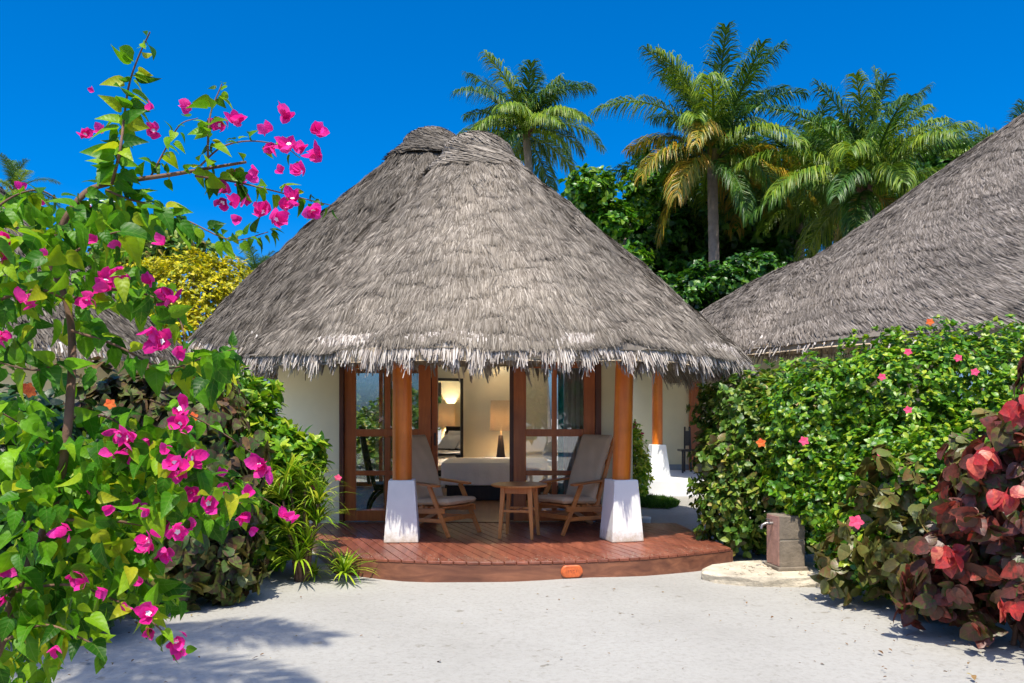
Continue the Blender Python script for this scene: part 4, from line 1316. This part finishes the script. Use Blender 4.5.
GH = 'shrubs of the hedge right of the deck'
g0 = np.random.default_rng(900)
s1, P1, O1 = shrub('garden_shrub', 'pale green leafy shrub at the deck corner under the edge of the roof',
   [(2.68, 8.95, 1.48, .60, .6, .52), (2.44, 8.75, 1.0, .46, .55, .48), (2.75, 8.55, 1.1, .55, .5, .6), (2.35, 8.55, .55, .42, .45, .5), (2.75, 8.35, .5, .5, .4, .48), (3.1, 8.8, 1.55, .6, .6, .5)], 3200, 6, (.045, .085), 'varie_leaf', 301, WIDE, group=GH)
s2, P2, O2 = shrub('hibiscus_bush', 'big bright green hibiscus hedge with scattered pink blooms behind the tap post',
   [(3.15, 7.95, 1.45, .7, .7, .62), (3.0, 7.75, .95, .55, .5, .5), (3.75, 7.6, 1.66, .8, .7, .66), (4.5, 7.5, 1.70, .85, .7, .66), (5.3, 7.4, 1.70, .9, .7, .66), (3.55, 7.2, 1.05, .65, .55, .6), (4.3, 6.95, 1.05, .7, .55, .7), (3.15, 7.25, .72, .45, .35, .4), (3.6, 6.75, .55, .55, .45, .5), (4.9, 7.0, 1.0, .7, .6, .8), (3.0, 6.7, .62, .36, .36, .42), (3.35, 6.3, .95, .42, .4, .45), (2.98, 6.45, .32, .34, .34, .34), (3.45, 5.95, .55, .36, .36, .5), (2.78, 7.33, .66, .24, .22, .16), (3.0, 7.3, .3, .26, .24, .3)], 13000, 6, (.032, .068), 'hibiscus_leaf', 302, WIDE, group=GH, nstem=14)
s3, P3, O3 = shrub('copperleaf_shrub', 'loose brown and olive copperleaf shrub at the sand edge below the hibiscus hedge',
   [(2.72, 6.45, .34, .28, .28, .32), (3.02, 6.05, .42, .36, .34, .40), (3.05, 6.38, .85, .30, .26, .34), (3.3, 5.8, .4, .38, .33, .38), (3.4, 5.75, .9, .28, .28, .36), (2.9, 6.6, .62, .22, .2, .24)], 330, 6, (.08, .135), 'copper_brown', 303, ROUND, group=GH, uv=True, droop=.7, up=.2, shell=(.45, 1.2), rough=.34)
s4, P4, O4 = shrub('copperleaf_shrub', 'tall red and purple copperleaf shrub at the sand edge in front of the hibiscus',
   [(3.22, 5.3, 1.05, .28, .30, .42), (3.52, 5.15, 1.42, .30, .34, .42), (3.18, 5.25, .5, .30, .34, .40), (3.5, 4.95, .6, .38, .36, .5), (3.85, 5.0, 1.0, .5, .45, .7), (2.92, 5.4, .32, .26, .3, .28), (3.02, 5.35, .82, .18, .2, .22), (3.62, 5.2, 1.72, .22, .26, .26)], 520, 6, (.075, .145), 'copper_red', 304, ROUND, group=GH, uv=True, droop=.75, up=.25, shell=(.4, 1.2), rough=.34)
g1 = np.random.default_rng(77)
# scarlet young leaf sprays of the red shrub
idx = pick(P4, O4, 5, g1, lambda P, O: (facing(P, O) > .1) & (P[:, 2] > .45))
np_mesh('young_leaves', *rosettes(P4[idx] + O4[idx] * .05, O4[idx], 6, (.07, .12), ROUND, g1, .3, (40, 95), .8, droop=.6), M['copper_scarlet'], s4, True, uvt=ROUND[0])
# brown sprays showing through the hibiscus
idx = pick(P2, O2, 70, g1, lambda P, O: (facing(P, O) > .2) & (P[:, 2] < 1.55) & (P[:, 0] > 3.3))
np_mesh('brown_sprays', *rosettes(P2[idx] + O2[idx] * .08, O2[idx], 5, (.09, .14), ROUND, g1, .2, droop=.4), M['copper_brown'], s2, True, uvt=ROUND[0])
idx = pick(P1, O1, 40, g1, lambda P, O: (facing(P, O) > .0) & (P[:, 2] < 1.4))
np_mesh('dry_sprays', *rosettes(P1[idx] + O1[idx] * .04, O1[idx], 5, (.07, .12), ROUND, g1, .2, droop=.4), M['copper_brown'], s1, True, uvt=ROUND[0])
# the scarlet sprays the red shrub shows on its outer side
for px, py, d in ((945, 548, 5.05), (955, 562, 5.05), (1002, 480, 4.9), (975, 452, 5.0), (1014, 402, 4.95), (1016, 600, 4.8)):
    c_ = np.array(at(px, py, d))[None]
    V, F = rosettes(np.repeat(c_, 2, 0) + g1.normal(0, .045, (2, 3)), np.array([[-.3, -.8, .2]] * 2), 4, (.075, .13), ROUND, g1, .3, (40, 100), 1.0, droop=.8)
    np_mesh('young_leaves', V, F, M['copper_scarlet'], s4, True, uvt=ROUND[0])
def bloom(root, p, size, mat, label=None):
    face = nrm((cam_p - np.array(p)) + np.array([.3, 0, .8]) * np.linalg.norm(cam_p - np.array(p)) * .4)
    V, F = flower5(np.array(p), face, size, g1)
    o = np_mesh('flower', V, F, M[mat], root)
    if label: o['label'] = label
for px, py, d, s_ in ((884, 457, 6.45, .065), (856, 522, 6.3, .06), (882, 377, 6.85, .035), (908, 352, 6.9, .035), (958, 358, 6.75, .035), (975, 372, 6.65, .035), (804, 441, 7.1, .045), (908, 410, 6.6, .035)):
    if d: bloom(s2, at(px, py, d), s_, 'hibiscus_pink')
for px, py, d, s_ in ((761, 443, 7.95, .05), (930, 322, 7.0, .035)):
    bloom(s1 if px < 900 else s2, at(px, py, d), s_, 'ixora_orange')

GL = 'shrubs of the hedge left of the deck'
s5, P5, O5 = shrub('copperleaf_shrub', 'dark green and bronze copperleaf shrub behind the bougainvillea, left of the green border shrub',
   [(-2.85, 6.75, 1.38, .58, .5, .50), (-3.35, 6.7, 1.35, .5, .5, .5), (-2.6, 6.5, .95, .48, .45, .5), (-2.62, 6.3, .5, .45, .4, .48), (-3.1, 6.4, .7, .5, .45, .6), (-2.35, 6.45, .35, .25, .25, .33)], 1500, 6, (.08, .14), 'copper_green', 305, ROUND, group=GL, uv=True, droop=.6, up=.2, shell=(.45, 1.15), rough=.3)
idx = pick(P5, O5, 75, g1, lambda P, O: (facing(P, O) > .1) & (P[:, 2] < .95) & (P[:, 0] > -2.95))
np_mesh('brown_sprays', *rosettes(P5[idx] + O5[idx] * .05, O5[idx], 6, (.07, .12), ROUND, g1, .2, droop=.4), M['copper_brown'], s5, True, uvt=ROUND[0])
s6, P6, O6 = shrub('border_shrub', 'fresh green narrow-leaved shrub against the cream wall left of the deck',
   [(-2.72, 7.85, 1.40, .42, .45, .50), (-2.42, 7.75, 1.0, .40, .4, .5), (-2.15, 7.7, .85, .32, .36, .42), (-2.3, 7.55, .45, .38, .36, .42), (-2.9, 7.6, .8, .4, .4, .6), (-2.02, 7.75, 1.12, .2, .22, .2)], 1500, 7, (.08, .15), 'hibiscus_leaf', 306, OVAL, group=GL)
idx = pick(P6, O6, 90, g1, lambda P, O: (facing(P, O) > -.1) & (P[:, 2] > .8))
np_mesh('young_leaves', *rosettes(P6[idx] + O6[idx] * .05, O6[idx], 6, (.08, .13), OVAL, g1, .6, (20, 75)), M['strap'], s6)
for px, py, d in ((315, 487, 7.25), (280, 486, 7.2), (262, 483, 7.1), (338, 478, 7.3), (247, 470, 7.0)):
    bloom(s6, at(px, py, d), .035, 'ixora_orange' if px in (262, 247) else 'hibiscus_pink')
s7, P7, O7 = shrub('hibiscus_bush', 'dark green hibiscus hedge under the lodge roof with a few red blooms',
   [(-3.6, 5.9, 1.0, .7, .6, .68), (-4.4, 6.2, 1.15, .9, .7, .75), (-3.3, 5.5, .55, .6, .5, .55), (-3.9, 5.2, .7, .7, .6, .7), (-2.9, 5.4, .3, .35, .3, .3)], 1800, 6, (.06, .11), 'dark_leaf', 307, WIDE, group=GL)
for px, py, d in ((82, 487, 5.0), (28, 388, 5.2), (30, 392, 5.15), (193, 417, 6.0), (110, 404, 5.5)):
    bloom(s7, at(px, py, d), .04, 'ixora_orange')
s8, P8, O8 = shrub('garden_shrub', 'small yellow-green shrub with pink tips beside the cream wall between the huts',
   [(2.22, 14.4, .75, .2, .22, .55), (2.30, 14.2, .45, .22, .24, .42), (2.14, 14.5, 1.15, .16, .18, .35)], 420, 6, (.05, .09), 'strap', 308, OVAL)
idx = pick(P8, O8, 34, g1, lambda P, O: (P[:, 2] > .85))
np_mesh('pink_tips', *rosettes(P8[idx], O8[idx], 5, (.04, .07), OVAL, g1, .6, (15, 60)), M['hibiscus_pink'], s8)

def strap_plant(name, label, base, crowns, seed, L, blades, mat, w=.022, cat='plant', stem=True):
    g = np.random.default_rng(seed)
    t = thing(name, label, cat, base)
    m = MB(); parts = []
    for c in crowns:
        c = np.array(c, float)
        if stem: m.tube([(base[0] + (c[0] - base[0]) * .3, base[1] + (c[1] - base[1]) * .3, -.02), tuple(c * .6 + np.array(base) * .4 + np.array([0, 0, 0.02])), tuple(c)], [.02, .016, .012], 7)
        n = blades
        az = g.uniform(0, 2 * np.pi, n); el = np.radians(g.uniform(15, 85, n)); ln = g.uniform(*L, n)
        dr = g.uniform(.6, 1.5, n)
        rows = []
        K = 6
        P = np.tile(c, (n, 1)); ww = w * g.uniform(.7, 1.2, n)
        wd = np.stack([-np.sin(az), np.cos(az), 0 * az], 1)
        for k in range(K):
            s_ = k / (K - 1)
            wk = ww * (.7 + .6 * s_ if s_ < .5 else 2.0 * (1 - s_) + .03)
            rows += [P - wd * wk[:, None] / 2, P + wd * wk[:, None] / 2]
            e = el - dr * s_ * 1.25
            P = P + np.stack([np.cos(e) * np.cos(az), np.cos(e) * np.sin(az), np.sin(e)], 1) * (ln / (K - 1))[:, None]
            P[:, 2] = np.maximum(P[:, 2], .015)
        V = np.stack(rows, 1).reshape(-1, 3)
        b = np.arange(n)[:, None] * (2 * K)
        F = np.concatenate([b + np.array([[2 * k, 2 * k + 1, 2 * k + 3, 2 * k + 2]]) for k in range(K - 1)])
        parts.append((V, F))
    np_mesh('leaves', *join(parts), M[mat], t, True)
    if stem: m.build('stem', M['bark'], t)
    return t
strap_plant('dragon_plant', 'bright yellow-green strap-leaved plant with drooping blades at the left deck end', (-1.90, 7.25, 0),
    [(-2.02, 7.25, .92), (-1.86, 7.2, .84), (-2.05, 7.15, .74), (-1.88, 7.3, .60), (-1.76, 7.22, .52), (-1.98, 7.1, .44), (-1.82, 7.15, .32), (-1.74, 7.2, .7), (-1.9, 7.1, .2)], 401, (.26, .46), 52, 'strap')
strap_plant('spider_plant', 'small spiky yellow-green plant growing from the sand at the deck foot', (-1.52, 7.25, 0), [(-1.52, 7.25, .05)], 402, (.26, .42), 52, 'strap', .024, stem=False)
strap_plant('spider_plant', 'low sparse grassy plant on the sand under the strap-leaved plant', (-1.8, 7.32, 0), [(-1.80, 7.32, .03), (-1.92, 7.36, .03)], 403, (.15, .32), 34, 'strap', .016, stem=False)

# lawn patch between the huts
g = np.random.default_rng(5)
n = 5000
a = g.uniform(0, 6.28, n); rr = np.sqrt(g.uniform(0, 1, n))
P = np.stack([2.38 + rr * .42 * np.cos(a), 13.6 + rr * .8 * np.sin(a), 0 * a], 1)
D = nrm(np.array([0, 0, 1.0]) + g.normal(0, .4, (n, 3)))
V, F = scatter(SIMPLE, P, D, unit(n, g), g.uniform(.05, .12, n), g.uniform(.015, .03, n))
tag(np_mesh('lawn_grass', V, F, M['lawn'], None, origin=(2.38, 13.6, 0)), 'small patch of green grass at the foot of the shrub between the huts', 'grass', kind='stuff')
# fallen leaves and bits on the sand
n = 420
P = np.stack([g.uniform(-2.6, 3.2, n), g.uniform(2.6, 7.0, n), np.full(n, .012)], 1)
q = g.uniform(0, 1, n) < .6
P[q, 0] = np.where(g.uniform(0, 1, q.sum()) < .5, -2.3 + g.normal(0, .35, q.sum()), 2.6 + g.normal(0, .35, q.sum()))
D = unit(n, g); D[:, 2] *= .1
Nn = np.array([0, 0, 1.0]) + g.normal(0, .25, (n, 3))
V, F = scatter(OVAL, P, D, Nn, g.uniform(.006, .03, n) * np.where(g.uniform(0, 1, n) < .12, 1.8, 1))
tag(np_mesh('fallen_leaves', V, F, M['litter'], None, origin=(0, 5, 0)), 'dry leaf scraps scattered over the pale sand', 'leaf litter', kind='stuff')

# trees on the far side of the courtyard, seen mirrored in the door glass
for nm, (x, y), sd in (('broad green tree across the courtyard, mirrored in the left door glass', (-5.5, -11), 501), ('dark leafy tree across the courtyard, mirrored in the right door glass', (1.5, -13), 502), ('wide leafy tree across the courtyard, farthest right of its row', (8.5, -12), 503)):
    tree('sea_almond_tree', nm, (x, y, 0), [(x, y, 3.4, 2.4, 1.6, 1.6), (x - 1.8, y + .4, 2.2, 1.8, 1.4, 1.5), (x + 1.8, y + .3, 2.4, 1.9, 1.4, 1.5), (x + .3, y, 4.8, 1.6, 1.4, 1.2)], 1500, 6, (.2, .38), 'tree_light' if sd != 502 else 'tree_leaf', sd, 'trees across the courtyard', r0=.16)

for nm, (x, y), sd in (('pale green shrub behind the bungalow, seen through the left door glass', (-3.3, 19.0), 511), ('yellow-green shrub behind the lodge and the bungalow, seen through the door glass', (-5.4, 20.5), 512), ('wide green shrub far behind the room window', (-4.2, 22.5), 513)):
    shrub('garden_shrub', nm, [(x, y, .9, .8, .6, .8), (x - .8, y + .2, .7, .8, .6, .7), (x + .8, y + .1, 1.2, .7, .6, 1.0)], 700, 6, (.08, .15), 'strap' if sd == 512 else 'varie_leaf', sd, WIDE, group='shrubs behind the room window')

# ------------------------------------------------------------------ bougainvillea in the foreground
boug = thing('bougainvillea', 'magenta flowering bougainvillea arching over the sand in front of the hedge', 'bougainvillea', (-1.75, 2.2, 0))
gb = np.random.default_rng(61)
def bez(pts, n=24):
    """smooth curve through points (Catmull-Rom)"""
    P = [Vector(p) for p in pts]
    P = [P[0] * 2 - P[1]] + P + [P[-1] * 2 - P[-2]]
    out = []
    segs = len(P) - 3
    for s in range(segs):
        p0, p1, p2, p3 = P[s:s + 4]
        for k in range(max(2, n // segs)):
            t = k / max(2, n // segs)
            out.append(.5 * ((2 * p1) + (p2 - p0) * t + (2 * p0 - 5 * p1 + 4 * p2 - p3) * t * t + (3 * p1 - p0 - 3 * p2 + p3) * t ** 3))
    out.append(P[-2])
    return out
branches = [  # pixel polyline, depth at start and end, radius at start and end, leaf spacing (m), leaf size
    ([(-60, 720), (-5, 655), (20, 580), (45, 530), (62, 470), (70, 400), (72, 340), (66, 300), (50, 262)], 2.05, 2.15, .016, .008, 0, 0),
    ([(50, 262), (62, 225), (85, 193), (112, 183), (140, 179), (175, 174), (210, 168), (246, 162)], 2.15, 2.3, .010, .004, .034, .055),
    ([(112, 184), (120, 150), (124, 118), (129, 85), (138, 58), (150, 32)], 2.18, 2.2, .0045, .0018, .017, .07),
    ([(208, 168), (208, 140), (211, 112), (222, 84)], 2.26, 2.3, .004, .0016, .019, .06),
    ([(195, 176), (235, 182), (270, 190), (305, 199), (334, 206)], 2.25, 2.4, .0035, .0012, .02, .058),
    ([(200, 166), (222, 147), (250, 141), (282, 146), (300, 158)], 2.26, 2.38, .003, .0012, .05, .042),
    ([(106, 190), (128, 199), (150, 205), (190, 222), (232, 240), (268, 232)], 2.18, 2.35, .0035, .0014, .018, .062),
    ([(150, 178), (165, 150), (180, 125), (198, 118)], 2.22, 2.2, .003, .001, .026, .05),
    ([(60, 262), (90, 243), (118, 232), (140, 236)], 2.1, 2.1, .004, .0015, .024, .065),
    ([(66, 300), (110, 290), (150, 296), (178, 318), (186, 345)], 2.1, 2.0, .004, .0015, .04, .06),
    ([(70, 330), (115, 345), (165, 368), (205, 357), (238, 348)], 2.12, 2.25, .004, .0014, .024, .07),
    ([(-40, 250), (0, 205), (35, 190), (60, 200)], 2.0, 2.1, .004, .0015, .02, .07),
    ([(-50, 330), (0, 300), (40, 290), (66, 300)], 1.95, 2.1, .005, .003, .022, .078),
    ([(58, 490), (110, 455), (165, 462), (225, 478), (287, 512)], 2.1, 2.45, .005, .0014, .028, .06),
    ([(50, 520), (105, 520), (160, 525), (215, 510), (250, 500)], 2.05, 2.3, .005, .0014, .028, .062),
    ([(45, 535), (95, 545), (150, 585), (185, 600)], 2.05, 2.1, .004, .0014, .026, .07),
    ([(15, 590), (70, 585), (115, 600), (152, 622), (182, 652)], 2.0, 2.0, .004, .0014, .024, .066),
    ([(5, 640), (45, 625), (85, 640), (105, 652)], 1.95, 1.95, .004, .0014, .024, .066),
    ([(66, 420), (100, 415), (150, 440), (190, 455)], 2.12, 2.3, .004, .0014, .026, .07),
    ([(62, 455), (30, 430), (-20, 400)], 2.1, 1.95, .004, .0014, .024, .075),
    ([(40, 540), (5, 500), (-40, 470)], 2.05, 1.9, .004, .0014, .024, .075),
    ([(20, 600), (-20, 580), (-60, 560)], 2.0, 1.9, .004, .0014, .024, .075),
    ([(70, 360), (35, 370), (-10, 360)], 2.1, 1.95, .004, .0014, .024, .075),
    ([(150, 400), (200, 420), (250, 452), (262, 470)], 2.3, 2.5, .003, .0012, .035, .055),
    ([(100, 450), (150, 480), (200, 492), (222, 494)], 2.2, 2.35, .003, .0012, .028, .06),
]
bm_ = MB()
LP, LD, LN, LS = [], [], [], []
for pts, d0, d1, r0, r1, sp, sz in branches:
    n = len(pts)
    P3 = [at(x, y, d0 + (d1 - d0) * i / (n - 1) + (gb.normal(0, .03) if 0 < i < n - 1 else 0)) for i, (x, y) in enumerate(pts)]
    C = bez(P3, 28)
    rad = [r0 + (r1 - r0) * i / (len(C) - 1) for i in range(len(C))]
    bm_.tube(C, rad, 7)
    if not sp: continue
    acc, k = 0.0, 0
    for i in range(1, len(C)):
        seg = (C[i] - C[i - 1])
        acc += seg.length
        while acc > sp:
            acc -= sp
            k += 1
            q = i / len(C)
            for rep in range(2 if gb.uniform() < .45 else 1):
                side = unit(1, gb)[0]
                t = np.array(seg.normalized())
                side = nrm(side - t * (side @ t))
                D = nrm(side * .9 + t * .35 + np.array([0, 0, -.45]))
                LP.append(np.array(C[i]) + side * .012); LD.append(D)
                N0 = np.array([.2, -.5, .7]) + gb.normal(0, .75, 3)
                LN.append(N0); LS.append(.9 * sz * gb.uniform(.6, 1.15) * (1 - .45 * q ** 3))
# leafy mass
clouds = [(20, 250, 50, 58, 95), (95, 232, 50, 32, 60), (145, 218, 40, 15, 24), (5, 320, 30, 60, 50), (110, 285, 48, 22, 40), (158, 305, 22, 26, 10), (75, 320, 22, 20, 10),
          (10, 440, 40, 45, 70), (60, 505, 55, 65, 170), (120, 490, 60, 50, 130), (175, 492, 45, 42, 70), (45, 590, 58, 50, 150), (12, 655, 45, 45, 90), (110, 575, 40, 30, 55),
          (130, 440, 45, 28, 40), (215, 362, 26, 16, 22), (150, 600, 28, 18, 16), (165, 445, 40, 20, 30), (215, 500, 38, 28, 36), (120, 545, 45, 30, 50), (205, 378, 25, 15, 10),
          (60, 450, 40, 20, 20), (70, 372, 26, 12, 6)]
for cx, cy, rx, ry, n in clouds:
    for _ in range(int(n * 2.0)):
        a = gb.uniform(0, 6.28); r = math.sqrt(gb.uniform(0, 1))
        d = gb.uniform(1.9, 2.9)
        p = at(cx + rx * r * math.cos(a), cy + ry * r * math.sin(a), d)
        LP.append(np.array(p)); LD.append(nrm(gb.normal(0, .6, 3) + np.array([.1, -.1, -.75])))
        LN.append(np.array([.2, -.5, .65]) + gb.normal(0, .85, 3)); LS.append(gb.uniform(.030, .064) * (1.0 if gb.uniform() < .8 else 1.25))
np_mesh('foliage', *scatter(HEART, np.array(LP), np.array(LD), np.array(LN), np.array(LS), np.array(LS) * gb.uniform(.72, 1.05, len(LS))), M['boug'], boug, True, uvt=HEART[0])
bm_.build('branch', M['bark'], boug)
# bracts: papery three-part flowers at the places the picture shows them
fl = [(83, 137, 1), (103, 133, .9), (152, 133, 1), (181, 104, 1), (222, 126, 1), (236, 124, 1.1), (268, 132, .9), (285, 121, 1.1), (276, 143, 1), (290, 148, 1.2), (300, 152, 1), (314, 131, 1.2), (320, 159, 1.25), (303, 173, .9), (258, 172, .8), (282, 172, .7),
      (228, 190, .9), (240, 183, 1), (246, 194, 1), (252, 178, .8), (222, 203, .9), (236, 206, .9), (262, 214, 1.1), (273, 221, 1.1), (285, 211, .9), (293, 203, 1), (313, 209, 1), (237, 219, .7), (260, 208, .8), (86, 204, 1), (44, 201, .9), (22, 188, .7), (154, 108, .8), (94, 92, .6),
      (164, 245, .9), (120, 242, .8), (97, 242, .7), (7, 241, 1.2), (5, 262, 1.1), (25, 304, 1.1), (90, 300, 1), (104, 284, 1), (118, 272, 1.1), (112, 288, 1), (152, 283, 1), (168, 291, 1), (174, 302, 1.1), (156, 332, 1.2), (162, 343, 1), (152, 326, .9), (178, 350, .9), (48, 255, .7), (2, 330, 1),
      (181, 410, 1), (182, 424, 1.1), (122, 432, 1), (133, 438, 1.1), (128, 446, 1), (146, 441, .9), (112, 452, .9), (176, 462, 1.1), (187, 458, 1.1), (180, 470, 1), (165, 452, .8), (262, 466, 1.2), (268, 470, 1), (217, 474, .8), (287, 519, 1.1), (223, 493, 1), (248, 495, .9), (248, 514, 1), (252, 530, .7), (194, 494, 1), (206, 503, 1), (136, 509, .8), (150, 510, .7),
      (158, 518, 1.1), (160, 531, 1.1), (176, 530, 1), (192, 528, .8), (152, 541, 1), (152, 549, 1), (167, 552, 1), (64, 527, 1), (75, 571, 1.1), (85, 585, .9), (108, 590, .9), (143, 582, .7), (3, 565, 1), (4, 598, 1.1), (122, 612, .7), (148, 615, 1), (152, 630, .9), (176, 638, 1), (180, 650, .8), (57, 645, .9), (110, 508, .7), (92, 490, .7)][:100]
for px, py, s_ in fl:
    top = py < 230
    p = np.array(at(px, py, (2.28 if top else 2.02) + gb.normal(0, .05) - (.06 if py > 400 else 0) + (.25 if px > 210 and py > 400 else 0)))
    f = nrm(np.array([.1, -.7, .1]) + gb.normal(0, .55, 3))
    a_ = nrm(np.cross(f, gb.normal(size=3))); b_ = np.cross(f, a_)
    ang = np.arange(3) * 2 * np.pi / 3 + gb.uniform(0, 6)
    nb = 3
    if px > 210 and py < 225: s_ *= 1.06
    if s_ >= .95:
        ang = np.concatenate([ang, ang + .9]); nb = 6
    D = np.cos(ang)[:, None] * a_ + np.sin(ang)[:, None] * b_ + f * gb.uniform(.5, 1.1, (nb, 1))
    Pn = np.tile(p, (nb, 1)) + (gb.normal(0, .006, (nb, 3)) if nb == 6 else 0)
    sc = .035 * s_ * gb.uniform(.85, 1.15, nb)
    V, F = scatter(BRACT, Pn, D, np.tile(f, (nb, 1)), sc, sc * 1.15)
    fo_ = np_mesh('flower', V, F, M['bract'], boug, True, uvt=BRACT[0])
    if nb == 6:
        V, F = flower5(p + f * .014, f, .0075, gb)
        np_mesh('floret', V, F, M['linen'], fo_)
